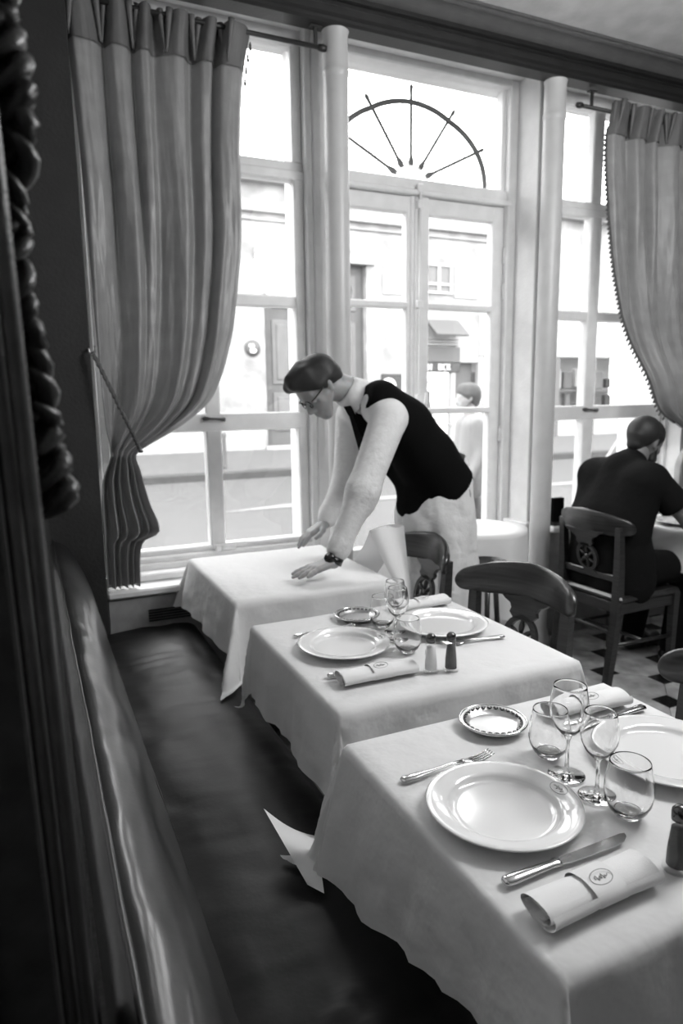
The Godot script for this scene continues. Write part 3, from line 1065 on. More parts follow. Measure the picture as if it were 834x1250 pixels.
func build_bench_and_mirror():
	var o := thing("banquette", "long dark leather banquette with padded back along the left wall", "bench", Vector3(0, 0, -1.0))
	var z0 := -1.996
	var z1 := 2.6
	# seat cushion with a soft rounded front and slight dips
	var st := mb(false)
	var n := 330
	var key := [[0.10, 0.34], [0.12, 0.455], [0.22, 0.452], [0.30, 0.458], [0.42, 0.462], [0.52, 0.462], [0.585, 0.456], [0.615, 0.44], [0.628, 0.41], [0.628, 0.35]]
	var prof := []
	for i in key.size() - 1:
		for q in 3:
			prof.append([lerpf(key[i][0], key[i + 1][0], q / 3.0), lerpf(key[i][1], key[i + 1][1], q / 3.0)])
	prof.append(key[-1])
	# pulls in the leather: [z, slope along x, x middle, half length, height, width]
	var pulls := [[0.145, -0.62, 0.34, 0.11, 0.013, 0.020], [0.205, -0.62, 0.36, 0.12, 0.014, 0.022], [0.265, -0.5, 0.36, 0.10, 0.010, 0.022], [-1.62, -0.15, 0.33, 0.10, 0.004, 0.016], [-1.56, -0.2, 0.34, 0.09, 0.004, 0.014], [-0.95, -0.1, 0.40, 0.14, 0.003, 0.012]]
	var rings := []
	for i in n + 1:
		var z := lerpf(z0, z1, float(i) / n)
		var ring := []
		for p in prof:
			var w := noise.get_noise_2d(p[0] * 9.0, z * 2.6) * 0.006 + noise.get_noise_2d(p[0] * 4.0 + 30.0, z * 9.0) * 0.0015
			for c in pulls:
				var dz: float = z - c[0] - c[1] * (p[0] - c[2])
				w += c[4] * exp(-pow(dz / c[5], 2.0)) * exp(-pow((p[0] - c[2]) / c[3], 4.0))
			ring.append(Vector3(p[0], p[1] + (w if p[1] > 0.44 else 0.0), z))
		rings.append(ring)
	loft(st, rings, false, false, false)
	put(st, "seat_cushion", M.leather, o)
	st = mb()
	span(st, Vector3(0.10, 0.0, z0), Vector3(0.60, 0.36, z1), 0.006)
	put(st, "base", M.table_wood, o)
	# back: padded bolster shape, its surface a little uneven
	st = mb(false)
	prof = [[0.228, 0.40], [0.226, 0.47], [0.215, 0.53], [0.198, 0.61], [0.178, 0.69], [0.156, 0.765], [0.130, 0.825], [0.105, 0.862], [0.078, 0.882], [0.058, 0.886], [0.044, 0.882], [0.034, 0.868], [0.030, 0.84], [0.030, 0.78], [0.030, 0.40]]
	rings = []
	n = 150
	for i in n + 1:
		var z := lerpf(z0 + 0.002, z1, float(i) / n)
		var ring := []
		for j in prof.size():
			var p: Array = prof[j]
			var w := noise.get_noise_3d(p[0] * 6.0, p[1] * 6.0, z * 3.0) * 0.010 + noise.get_noise_3d(p[0] * 20.0 + 9.0, p[1] * 8.0, z * 8.0) * 0.004
			var e := minf(1.0, (float(i) / n) * 40.0)
			var q := Vector2(0.06, 0.72)
			var v := Vector2(p[0], p[1])
			v = q + (v - q) * (1.0 + w * 4.0 if p[1] > 0.45 else 1.0) * lerpf(0.94, 1.0, sqrt(e))
			ring.append(Vector3(v.x, v.y, z))
		rings.append(ring)
	loft(st, rings, false, false, false)
	put(st, "back_pad", M.leather_back, o)
	st = mb()
	span(st, Vector3(-0.065, 0.0, z0), Vector3(0.09, 0.715, z1))
	put(st, "back_board", M.table_wood, o)
	# welt that runs along the top of the back
	st = mb(false)
	var wp := []
	for i in 60:
		var z := lerpf(z0 + 0.02, z1, i / 59.0)
		wp.append(Vector3(0.052 + noise.get_noise_1d(z * 5.0) * 0.003, 0.889 + noise.get_noise_1d(z * 3.0 + 50.0) * 0.004, z))
	tube(st, wp, 0.004, 6)
	put(st, "welt", M.leather_back, o)
	# tall leaning mirror in a carved dark frame beside the camera
	var m := thing("wall_mirror", "tall dark carved mirror frame standing behind the banquette back at left edge", "mirror", Vector3(-0.0065, 0.72, -0.64))
	m.rotation = Vector3(0, 0, deg_to_rad(1.2))
	st = mb()
	for w in [[0.0, 0.022, -0.05, 0.010], [0.022, 0.045, -0.05, 0.001], [0.045, 0.075, -0.05, -0.008], [0.075, 0.10, -0.05, -0.020]]:
		span(st, Vector3(w[2], 0.0, w[0]), Vector3(w[3] + 0.018, 1.73, w[1]), 0.003)
	put(st, "far_stile", M.gilt, m)
	st = mb(false)
	tube(st, [Vector3(0.018, 0.0, 0.102), Vector3(0.018, 1.73, 0.102)], 0.006, 8)
	tube(st, [Vector3(0.006, 0.0, 0.102), Vector3(0.006, 1.73, 0.102)], 0.004, 8)
	put(st, "edge_bead", M.gilt_edge, m)
	st = mb()
	span(st, Vector3(-0.05, 0.0, 0.0), Vector3(0.016, 0.08, 1.25), 0.004)
	put(st, "bottom_rail", M.gilt, m)
	st = mb()
	span(st, Vector3(-0.05, 1.65, 0.0), Vector3(0.016, 1.73, 1.25), 0.004)
	put(st, "top_rail", M.gilt, m)
	st = mb()
	span(st, Vector3(-0.05, 0.0, 1.17), Vector3(0.0, 1.73, 1.27), 0.004)
	put(st, "near_stile", M.gilt, m)
	st = mb()
	quad(st, Vector3(-0.045, 0.06, 1.18), Vector3(-0.045, 0.06, 0.08), Vector3(-0.045, 1.68, 0.08), Vector3(-0.045, 1.68, 1.18))
	put(st, "mirror_glass", M.mirror, m)
	# carved leaves climbing the outer edge of the far stile
	var r2 := RandomNumberGenerator.new()
	r2.seed = 4
	var y := 0.648
	var k := 0
	while y < 1.66:
		st = mb(false)
		var reach := 0.006 + 0.006 * absf(sin(y * 13.0)) + 0.003 * r2.randf()
		if y < 0.77:
			reach = 0.026 - 0.10 * (y - 0.648)
		elif y > 0.88:
			reach = 0.012 + 0.012 * absf(sin(y * 15.0))
		for q in 3:
			var pts := []
			var rr := []
			var fat := 0.0066 if (y < 0.79 or y > 0.88) else 0.0042
			for i in 8:
				var t := i / 7.0
				pts.append(Vector3(0.020 + reach * sin(t * PI * 0.9) * (0.55 + 0.22 * q), y + t * (0.026 + 0.008 * q) - 0.006 * q, 0.014 + 0.016 * q + 0.008 * sin(t * 5.0 + k)))
				rr.append(0.0018 + fat * sin(t * PI * 0.92 + 0.12) * (0.8 + 0.4 * r2.randf()))
			tube(st, pts, rr, 10)
		put(st, "carved_leaf", M.gilt, m)
		y += 0.020 + r2.randf() * 0.010
		k += 1

# ------------------------------------------------------------------ curtains
func build_curtains():
	# left curtain, gathered to a tieback on its left
	var L := [[0.0, 0.247], [0.25, 0.27], [0.55, 0.280], [0.70, 0.292], [0.745, 0.302], [0.80, 0.262], [1.0, 0.254]]
	var R := [[0.0, 0.985], [0.06, 0.955], [0.20, 0.928], [0.37, 0.915], [0.50, 0.872], [0.565, 0.826], [0.62, 0.770], [0.66, 0.715], [0.70, 0.60], [0.735, 0.455], [0.75, 0.405], [0.78, 0.420], [0.84, 0.452], [0.90, 0.486], [0.915, 0.415], [1.0, 0.392]]
	var c := thing("curtain", "long grey satin curtain tied back at the left window", "curtain", Vector3(0, 0.64, -3.05), 0, "satin curtains")
	var fl := curtain(c, L, R, 2.33, 0.745, 1.0, 6)
	var d := thing("curtain", "grey satin curtain with dark tasselled edge at the right window", "curtain", Vector3(0, 0.64, -3.02), 0, "satin curtains")
	var RL := [[0.0, 2.985], [0.07, 2.965], [0.26, 3.015], [0.45, 3.105], [0.60, 3.228], [0.69, 3.345], [0.745, 3.62], [0.76, 3.72], [0.85, 3.66], [1.0, 3.68]]
	var RR := [[0.0, 3.80], [0.5, 3.83], [0.745, 3.86], [1.0, 3.88]]
	var fr := curtain(d, RL, RR, 2.34, 0.75, -1.0, 6)
	# tassels along the edges
	var tm := mb(false)
	lathe(tm, [Vector2(0, 0.0), Vector2(0.006, 0.0), Vector2(0.0065, 0.01), Vector2(0.004, 0.016), Vector2(0.006, 0.021), Vector2(0.004, 0.026), Vector2(0.0015, 0.034), Vector2(0, 0.034)], 8)
	tm.generate_normals()
	var tassel := tm.commit()
	for i in 4:
		var t := 0.012 + i * 0.020
		var e: Vector3 = fl.call(1.0, t)
		again(tassel, M.fringe, "tassel", c, e + Vector3(0.008, -0.03, 0.004))
	for i in 62:
		var t := 0.055 + i * 0.0107
		var e: Vector3 = fr.call(0.0, t)
		again(tassel, M.fringe, "tassel", d, e + Vector3(-0.010, -0.028, 0.004), Basis(Vector3.BACK, -0.5))
	# braid that carries the tassels
	var st := mb(false)
	var pts := []
	for i in 60:
		var t := 0.05 + i * 0.0115
		pts.append((fr.call(0.0, t) as Vector3) + Vector3(0.002, 0, 0.003))
	tube(st, pts, 0.007, 6)
	put(st, "braid", M.fringe, d)
	# rods on the beam
	for e in [[0.26, 1.305, 1.272, "thin dark curtain rod held under the beam by left window", 2.962], [2.775, 3.85, 2.854, "thin dark curtain rod held under the beam by right window", 2.950]]:
		var rd := thing("curtain_rod", e[3], "curtain rod", Vector3(0, e[4], -3.03), 0, "curtain rods")
		st = mb(false)
		tube(st, [Vector3(e[0], 0, 0), Vector3(e[1], 0, 0)], 0.010, 10)
		put(st, "rod", M.iron, rd)
		st = mb(false)
		lathe(st, [Vector2(0, -0.02), Vector2(0.013, -0.02), Vector2(0.016, 0), Vector2(0.013, 0.015), Vector2(0, 0.02)], 10, Transform3D(Basis(Vector3.BACK, -PI / 2), Vector3(e[1] if e[0] < 2 else e[0], 0, 0)))
		put(st, "finial", M.iron, rd)
		st = mb()
		box(st, Vector3(e[2], 0.04, 0), Vector3(0.016, 0.085, 0.012), 0.002)
		box(st, Vector3(e[2], 0.078, 0), Vector3(0.05, 0.008, 0.03), 0.002)
		put(st, "bracket", M.iron, rd)
	# rope tieback round the left curtain, on a wall hook
	var tb := thing("rope_tieback", "twisted rope tieback looped round the left curtain from a wall hook", "tieback", Vector3(0.255, 1.64, -2.995))
	for off in [0.0, 1.0]:
		st = mb(false)
		var rp := []
		for i in 41:
			var t := i / 40.0
			var p := Vector3(0.155 * t + 0.012 * sin(t * PI), -0.40 * t - 0.03 * sin(t * PI), 0.035 + 0.065 * sin(minf(t * 1.2, 1.0) * PI * 0.5))
			var a: float = t * 60.0 + off * PI
			rp.append(p + Vector3(cos(a) * 0.005, 0, sin(a) * 0.005))
		tube(st, rp, 0.006, 6)
		put(st, "strand", M.cord, tb)
	st = mb(false)
	tube(st, [Vector3(-0.012, 0.015, -0.002), Vector3(-0.012, 0.0, 0.028), Vector3(-0.002, -0.012, 0.036), Vector3(0.008, 0.0, 0.04), Vector3(0.01, 0.025, 0.04)], 0.005, 8)
	put(st, "hook", M.brass, tb)

# side 1: leading edge at right; -1: leading edge at left. Origin at the foot.
func curtain(o: Node3D, L: Array, R: Array, H: float, tie: float, side: float, pleats: int) -> Callable:
	var f := func(u: float, v: float) -> Vector3:
		var xl := curve(L, v)
		var xr := curve(R, v)
		var s := u
		var width := xr - xl
		var near_tie := exp(-pow((v - tie) / 0.05, 2.0))
		var ws := s + 0.022 * sin(s * 15.0 + 1.0) + 0.012 * sin(s * 31.0)
		var ph := ws * TAU * pleats
		var groove := pow(0.5 + 0.5 * cos(ph), 2.4)
		var pleat := 1.0 - 2.1 * groove
		# lower down the pleats merge into broader, drifting folds
		var broad := sin(ws * TAU * pleats * 0.55 + 0.9 + 1.4 * v) + 0.45 * sin(ws * TAU * pleats * 1.15 + 2.0 - 2.0 * v)
		var mixv := smoothstep(0.10, 0.60, v) * 0.62
		var wave := lerpf(pleat, broad, mixv) + noise.get_noise_2d(s * 5.0 + side * 20.0, v * 2.0) * 0.55
		var amp := lerpf(0.026, 0.040, smoothstep(0.0, 0.5, v)) * (1.0 - 0.5 * near_tie)
		if v > tie:
			amp = 0.030 * clampf(width / 0.20, 0.4, 1.0)
			wave = sin(ws * TAU * pleats * 0.9) + 0.3 * sin(ws * 30.0 + v * 9.0)
		elif v > tie - 0.06:
			wave = lerpf(wave, sin(ws * TAU * pleats * 0.9) + 0.3 * sin(ws * 30.0 + v * 9.0), (v - tie + 0.06) / 0.06)
		# cloth sags forward above the tie
		var lead := s if side > 0 else 1.0 - s
		var bag := 0.10 * exp(-pow((v - (tie - 0.10)) / 0.10, 2.0)) * smoothstep(0.0, 0.8, lead)
		if v > tie:
			bag = 0.05 * exp(-pow((v - tie) / 0.05, 2.0))
		var x := lerpf(xl, xr, s)
		return Vector3(x, H * (1.0 - v), wave * amp + bag)
	var st := mb(false)
	sheet(st, 150, 130, func(u, v): return f.call(u, lerpf(0.046, 1.0, v)))
	put(st, "panel", M.satin, o)
	# stiff heading: pinched pleats standing above the panel
	st = mb(false)
	sheet(st, 150, 14, func(u, v):
		var t := lerpf(-0.004, 0.066, v)
		var p: Vector3 = f.call(u, maxf(t, 0.0))
		var ph: float = (u + 0.022 * sin(u * 15.0 + 1.0) + 0.012 * sin(u * 31.0)) * TAU * pleats
		var puff: float = 0.016 * (0.5 - 0.5 * cos(ph)) * (0.3 + (1.0 - v) * 0.9)
		return Vector3(p.x, H * (1.0 - t), p.z + 0.007 + puff))
	put(st, "heading", M.satin_band, o)
	for i in pleats:
		st = mb(false)
		var u := (i + 0.04) / pleats
		for q in [-1.0, 1.0]:
			var pts := []
			var rr := []
			for k in 8:
				var t := k / 7.0
				var p: Vector3 = f.call(clampf(u + q * 0.020 * (1.15 - t), 0.0, 1.0), 0.0)
				pts.append(Vector3(p.x, H * (1.004 - t * 0.066), p.z + 0.022 + 0.014 * (1.0 - t)))
				rr.append(0.005 + 0.009 * (1.0 - t))
			tube(st, pts, rr, 8)
		put(st, "pinch_pleat", M.satin_band, o)
	return f

# ------------------------------------------------------------------ tables
const TOP := 0.75

# cloth over the rectangle, cells [x0, x1, z0, z1]; drops left/right/back/front
func cloth(r: Array, drop: Dictionary, flare: Dictionary, seed_: float, corner_k: Dictionary, y := TOP, bench := true) -> SurfaceTool:
	var st := mb(false)
	var x0: float = r[0]
	var x1: float = r[1]
	var z0: float = r[2]
	var z1: float = r[3]
	var xs := []
	var zs := []
	var nd := 20
	for i in nd + 1:
		xs.append([-1.0, 1.0 - float(i) / nd])
		zs.append([-1.0, 1.0 - float(i) / nd])
	for i in range(1, 22):
		xs.append([0.0, i / 22.0])
		zs.append([0.0, i / 22.0])
	for i in nd + 1:
		xs.append([1.0, float(i) / nd])
		zs.append([1.0, float(i) / nd])
	var rb := 0.010
	var g := []
	for a in xs:
		var row := []
		for b in zs:
			var tx: float = a[1] if a[0] == 0.0 else (0.0 if a[0] < 0 else 1.0)
			var tz: float = b[1] if b[0] == 0.0 else (0.0 if b[0] < 0 else 1.0)
			var bx := lerpf(x0, x1, tx)
			var bz := lerpf(z0, z1, tz)
			var du := 0.0
			var dv := 0.0
			if a[0] < 0:
				du = a[1] * lerpf(drop.l0, drop.l1, tz)
			elif a[0] > 0:
				du = a[1] * drop.r
			if b[0] < 0:
				dv = b[1] * drop.b
			elif b[0] > 0:
				dv = b[1] * drop.f
			var rr := sqrt(du * du + dv * dv)
			var wr := noise.get_noise_3d(bx * 7.0 + seed_, bz * 7.0, seed_) * 0.0012
			if rr < 1e-5:
				row.append(Vector3(bx, y + wr, bz))
				continue
			var ang := atan2(dv, du)
			var dir := Vector3(a[0] * cos(ang), 0, b[0] * sin(ang))
			var out := 0.0
			var down := 0.0
			if rr < rb * PI / 2:
				out = rb * sin(rr / rb)
				down = rb * (1.0 - cos(rr / rb))
			else:
				out = rb
				down = rb + rr - rb * PI / 2
			# how far the hanging part leans out
			var fl: float = 0.0
			var key: String = ("l" if a[0] < 0 else "r") + ("b" if b[0] < 0 else "f")
			var fx: float = flare.l if a[0] < 0 else flare.r
			var fz: float = flare.b if b[0] < 0 else flare.f
			if du > 0 and dv > 0:
				var sn := sin(2.0 * ang)
				var kk: float = corner_k.get(key, 0.45)
				fl = lerpf(fx * cos(ang) * cos(ang) + fz * sin(ang) * sin(ang), kk, pow(sn, 1.6))
			elif du > 0:
				fl = fx + 0.05 * noise.get_noise_2d(bz * 6.0 + seed_ * 3.0, 4.0)
			else:
				fl = fz + 0.05 * noise.get_noise_2d(bx * 6.0 + seed_ * 3.0, 9.0)
			var fold := noise.get_noise_3d(bx * 5.0 + ang * 1.1 + seed_, bz * 5.0 - ang * 1.3, seed_ + 3.0) * 0.15 * down
			fold += noise.get_noise_3d(bx * 14.0 + ang * 2.0, bz * 14.0, down * 6.0 + seed_) * 0.012 * minf(1.0, down * 8.0)
			var o := out + down * fl + fold
			var dn := down * sqrt(maxf(0.05, 1.0 - fl * fl))
			var p := Vector3(bx, y - dn, bz) + dir * o
			if bench and p.x < 0.64 and p.y < SEAT + 0.008:
				var ex := SEAT + 0.008 - p.y
				p += dir * ex * 0.8
				p.y = SEAT + 0.008 + minf(ex * 0.12, 0.03) + 0.004 * noise.get_noise_2d(p.x * 20.0, p.z * 20.0)
			row.append(p)
		g.append(row)
	for i in g.size() - 1:
		for j in g[0].size() - 1:
			if absf(g[i][j].distance_to(g[i + 1][j])) < 1e-6 or g[i][j].distance_to(g[i][j + 1]) < 1e-6:
				continue
			quad(st, g[i][j], g[i][j + 1], g[i + 1][j + 1], g[i + 1][j])
	return st

func table(r: Array, label: String, y := TOP) -> Node3D:
	var cx: float = (r[0] + r[1]) / 2
	var cz: float = (r[2] + r[3]) / 2
	var o := thing("dining_table", label, "table", Vector3(cx, 0, cz), 0, "tables under cloths")
	var w: float = r[1] - r[0]
	var d: float = r[3] - r[2]
	var st := mb()
	box(st, Vector3(0, y - 0.02, 0), Vector3(w - 0.006, 0.03, d - 0.006), 0.006)
	put(st, "tabletop", M.table_wood, o)
	st = mb(false)
	lathe(st, [Vector2(0, 0.03), Vector2(0.045, 0.03), Vector2(0.035, 0.10), Vector2(0.03, 0.35), Vector2(0.04, 0.42), Vector2(0.03, 0.5), Vector2(0.045, y - 0.04), Vector2(0, y - 0.04)], 16)
	put(st, "pedestal", M.iron, o)
	for i in 4:
		st = mb(false)
		var a := PI / 4 + i * PI / 2
		var q := Vector3(cos(a), 0, sin(a))
		tube(st, [Vector3(0, 0.12, 0), q * 0.10 + Vector3(0, 0.10, 0), q * 0.20 + Vector3(0, 0.05, 0), q * 0.27 + Vector3(0, 0.016, 0)], [0.022, 0.02, 0.018, 0.016], 8)
		put(st, "foot", M.iron, o)
	return o

const T1 := [0.613, 1.235, -2.985, -2.25]
const T2 := [0.590, 1.285, -1.985, -1.330]
const T3 := [0.545, 1.235, -1.185, -0.560]

func build_tables():
	table(T1, "table by the window under the cloth the waiter is smoothing")
	table(T2, "middle table under white cloth with salt and pepper shakers")
	table(T3, "nearest table under white cloth at the lower right")
	var st := cloth(T1, {l0 = 0.22, l1 = 0.215, r = 0.22, b = 0.16, f = 0.30}, {l = 0.16, r = 0.05, b = 0.0, f = 0.05}, 1.0, {lb = 0.42, lf = 0.36, rb = 0.1, rf = 0.4})
	# the far right corner is still thrown up over the chair
	var flap := func(u: float, v: float) -> Vector3:
		var top := Vector3(1.205, 0.925, -2.40).lerp(Vector3(1.345, 0.938, -2.37), v)
		top.y += 0.012 * sin(v * PI)
		var p := top.lerp(Vector3(1.352, 0.60, -2.31), u)
		p += Vector3(-0.010, 0.0, 0.030) * sin(v * PI * 2.0) * (1.0 - u) * (0.4 + u)
		p += Vector3(-0.016, -0.01, 0.022) * sin(u * PI) * (1.0 - v)
		return p
	sheet(st, 24, 16, flap)
	# its other side runs back down to the table edge
	sheet(st, 16, 12, func(u: float, v: float) -> Vector3:
		var top := Vector3(1.205, 0.925, -2.40).lerp(Vector3(1.345, 0.938, -2.37), v)
		top.y += 0.012 * sin(v * PI)
		var p := top.lerp(Vector3(1.248, 0.70, -2.70).lerp(Vector3(1.26, 0.66, -2.52), v), u)
		return p + Vector3(0.02, 0.0, -0.01) * sin(u * PI))
	tag(put(st, "tablecloth", M.linen), "white tablecloth being spread flat by the waiter", "tablecloth", "white tablecloths")
	st = cloth(T2, {l0 = 0.225, l1 = 0.225, r = 0.22, b = 0.22, f = 0.34}, {l = 0.06, r = 0.08, b = 0.05, f = 0.06}, 5.0, {lb = 0.16, lf = 0.22, rf = 0.3, rb = 0.4})
	tag(put(st, "tablecloth", M.linen), "white tablecloth on the middle table with two plates and shakers", "tablecloth", "white tablecloths")
	st = cloth(T3, {l0 = 0.285, l1 = 0.15, r = 0.22, b = 0.22, f = 0.34}, {l = 0.20, r = 0.08, b = 0.05, f = 0.06}, 9.0, {lb = 0.30, lf = 0.4, rf = 0.3, rb = 0.4})
	# turned-up corner lying on the bench
	var tip := func(u: float, v: float) -> Vector3:
		var a := Vector3(0.515, 0.475, -1.30).lerp(Vector3(0.462, 0.472, -1.13), v)
		var b := Vector3(0.402, 0.560, -1.325).lerp(Vector3(0.440, 0.474, -1.165), v)
		var p := a.lerp(b, u)
		p.y += -0.012 * sin(u * PI) * (1.0 - v) + 0.004
		return p
	sheet(st, 14, 14, tip)
	tag(put(st, "tablecloth", M.linen), "white tablecloth on the nearest table, its corner turned up on the bench", "tablecloth", "white tablecloths")
	# round side table in the doorway
	var o := thing("side_table", "small round side table under white cloth by the glass door", "table", Vector3(2.20, 0, -3.03))
	st = mb(false)
	lathe(st, [Vector2(0, 0.70), Vector2(0.235, 0.70), Vector2(0.24, 0.715), Vector2(0.235, 0.735), Vector2(0, 0.735)], 32)
	put(st, "tabletop", M.table_wood, o)
	st = mb(false)
	lathe(st, [Vector2(0, 0.0), Vector2(0.20, 0.0), Vector2(0.19, 0.03), Vector2(0.04, 0.06), Vector2(0.03, 0.70), Vector2(0, 0.70)], 20)
	put(st, "pedestal", M.iron, o)
	st = mb(false)
	var rings := []
	for i in 26:
		var t := i / 25.0
		var ring := []
		for k in 72:
			var a := TAU * k / 72.0
			var rr := 0.245
			var y := 0.742
			if t < 0.2:
				rr = 0.245 * t / 0.2
			else:
				var dd := (t - 0.2) / 0.8
				y = 0.742 - dd * 0.44
				rr = 0.248 + dd * (0.02 + 0.022 * sin(a * 9.0) + 0.012 * sin(a * 5.0 + 1.0))
			ring.append(Vector3(cos(a) * rr + 2.20, y, sin(a) * rr - 3.03))
		rings.append(ring)
	loft(st, rings, true, false, false)
	tag(put(st, "round_tablecloth", M.linen), "white cloth hanging round the small side table by the door", "tablecloth")
	# the diner's table
	var T4 := [3.02, 3.70, -2.86, -2.22]
	table(T4, "table in front of the seated man at the right edge")
	st = cloth(T4, {l0 = 0.22, l1 = 0.22, r = 0.2, b = 0.2, f = 0.24}, {l = 0.06, r = 0.05, b = 0.05, f = 0.05}, 13.0, {lf = 0.3}, TOP, false)
	tag(put(st, "tablecloth", M.linen), "white tablecloth on the seated man's table at right edge", "tablecloth", "white tablecloths")

# ------------------------------------------------------------------ chairs
func build_chairs():
	var C := [
		[Vector3(1.25, 0, -2.40), PI / 2 + 0.02, "dark wooden chair with pierced oval splat beside the waiter", 0],
		[Vector3(1.265, 0, -1.735), PI / 2 + 0.26, "dark wooden chair with pierced oval splat at the middle table", 1],
		[Vector3(2.77, 0, -2.61), -PI / 2 + 0.03, "dark wooden chair on which the man in black sits", 0],
		[Vector3(1.19, 0, -0.880), PI / 2, "dark chair at right edge showing only its rounded top rail end", 0],
	]
	var proto: Node3D = null
	for c in C:
		var o: Node3D
		if proto == null:
			proto = make_chair(c[2])
			o = proto
		else:
			o = proto.duplicate()
			o.name = numbered("dining_chair")
			add_child(o)
			o.set_meta("label", c[2])
		o.position = c[0]
		o.rotation.y = c[1]
	# low dark stool behind the middle chair
	var s := thing("round_stool", "low dark round stool half hidden behind the middle chair", "stool", Vector3(1.985, 0, -2.68))
	var st := mb(false)
	lathe(st, [Vector2(0, 0.60), Vector2(0.088, 0.60), Vector2(0.092, 0.61), Vector2(0.098, 0.652), Vector2(0.094, 0.655), Vector2(0.086, 0.63), Vector2(0.0, 0.625)], 28)
	put(st, "dished_seat", M.chair[0], s)
	for i in 3:
		st = mb(false)
		var a := TAU * i / 3.0
		tube(st, [Vector3(cos(a) * 0.05, 0.605, sin(a) * 0.05), Vector3(cos(a) * 0.10, 0.0, sin(a) * 0.10)], [0.014, 0.011], 8)
		put(st, "leg", M.chair[0], s)

# local frame: sitter looks along -z, back posts at z = 0.19
func make_chair(label: String) -> Node3D:
	var o := thing("dining_chair", label, "chair", Vector3.ZERO, 0, "dark wooden dining chairs")
	var wood: Material = M.chair[0]
	for e in [-1.0, 1.0]:
		# rear post: leg and back upright in one
		var st := mb()
		var rings := []
		for k in [[0.0, 0.240, 0.017], [0.25, 0.205, 0.020], [0.45, 0.190, 0.021], [0.60, 0.190, 0.019], [0.81, 0.203, 0.015]]:
			var c := Vector3(e * (0.19 - 0.005 * sin(k[0] * 3.0)), k[0], k[1])
			var h: float = k[2]
			rings.append([c + Vector3(h, 0, -h), c + Vector3(-h, 0, -h), c + Vector3(-h, 0, h), c + Vector3(h, 0, h)])
		loft(st, rings)
		put(st, "rear_post", wood, o)
		st = mb()
		rings = []
		for k in [[0.0, 0.014], [0.30, 0.018], [0.44, 0.021]]:
			var c := Vector3(e * 0.20, k[0], -0.20)
			var h: float = k[1]
			rings.append([c + Vector3(h, 0, -h), c + Vector3(-h, 0, -h), c + Vector3(-h, 0, h), c + Vector3(h, 0, h)])
		loft(st, rings)
		put(st, "front_leg", wood, o)
		st = mb(false)
		tube(st, [Vector3(e * 0.195, 0.20, -0.20), Vector3(e * 0.19, 0.21, 0.205)], 0.010, 8)
		put(st, "side_stretcher", wood, o)
	var st := mb(false)
	tube(st, [Vector3(-0.195, 0.205, 0.0), Vector3(0.195, 0.205, 0.0)], 0.010, 8)
	put(st, "cross_stretcher", wood, o)
	st = mb(false)
	tube(st, [Vector3(-0.19, 0.27, 0.20), Vector3(0.19, 0.27, 0.20)], 0.010, 8)
	put(st, "rear_stretcher", wood, o)
	# seat with a rounded edge and rails below
	st = mb()
	box(st, Vector3(0, 0.445, -0.01), Vector3(0.44, 0.035, 0.43), 0.012)
	put(st, "seat", wood, o)
	st = mb()
	box(st, Vector3(0, 0.40, -0.20), Vector3(0.39, 0.055, 0.02), 0.003)
	box(st, Vector3(0, 0.40, 0.19), Vector3(0.37, 0.055, 0.02), 0.003)
	box(st, Vector3(-0.20, 0.40, 0), Vector3(0.02, 0.055, 0.39), 0.003)
	box(st, Vector3(0.20, 0.40, 0), Vector3(0.02, 0.055, 0.39), 0.003)
	put(st, "seat_rail", wood, o)
	# curved top rail with rounded, forward-swept ends
	st = mb(false)
	var rings := []
	var n := 36
	for i in n + 1:
		var s := sin(lerpf(-PI / 2, PI / 2, float(i) / n))
		var a := absf(s)
		var zz := 0.255 - 0.105 * a * a
		var yy := 0.815 - 0.012 * a * a + 0.012 * (1.0 - a)
		var hh := 0.050 + 0.012 * (1.0 - a) - 0.012 * smoothstep(0.55, 0.95, a)
		var tt := 0.013 + 0.004 * a
		if a > 0.86:
			var q := sqrt(maxf(0.0, 1.0 - pow((a - 0.86) / 0.14, 2.0)))
			hh *= maxf(q, 0.06)
			tt *= maxf(q, 0.1)
		var ring := []
		var slope := -0.23 * s
		var nrm := Vector3(-slope, 0, 0.255).normalized()
		for k in 16:
			var b := TAU * k / 16.0
			var cy := signf(sin(b)) * pow(absf(sin(b)), 0.55)
			var cz := signf(cos(b)) * pow(absf(cos(b)), 0.8)
			var lean := cy * hh * 0.12
			ring.append(Vector3(s * 0.240, yy + cy * hh, zz + lean) + nrm * cz * tt)
		rings.append(ring)
	for r in rings:
		r.reverse()
	loft(st, rings)
	put(st, "top_rail", wood, o)
	st = mb()
	box(st, Vector3(0, 0.545, 0.19), Vector3(0.37, 0.035, 0.016), 0.004)
	put(st, "lower_rail", wood, o)
	# pierced splat: shouldered neck, oval with a rosette, foot
	var sp := Node3D.new()
	sp.name = "splat"
	o.add_child(sp)
	sp.transform = Transform3D(Basis(Vector3.RIGHT, 0.24), Vector3(0, 0.55, 0.193))
	st = mb()
	var neck := PackedVector2Array()
	for q in [[-0.125, 0.235], [-0.105, 0.222], [-0.08, 0.205], [-0.058, 0.195], [-0.05, 0.18], [-0.055, 0.165], [-0.040, 0.15], [-0.02, 0.145], [0.02, 0.145], [0.040, 0.15], [0.055, 0.165], [0.05, 0.18], [0.058, 0.195], [0.08, 0.205], [0.105, 0.222], [0.125, 0.235]]:
		neck.append(Vector2(q[0], q[1]))
	prism(st, neck, -0.008, 0.008)
	put(st, "neck", wood, sp)
	st = mb()
	var m := 32
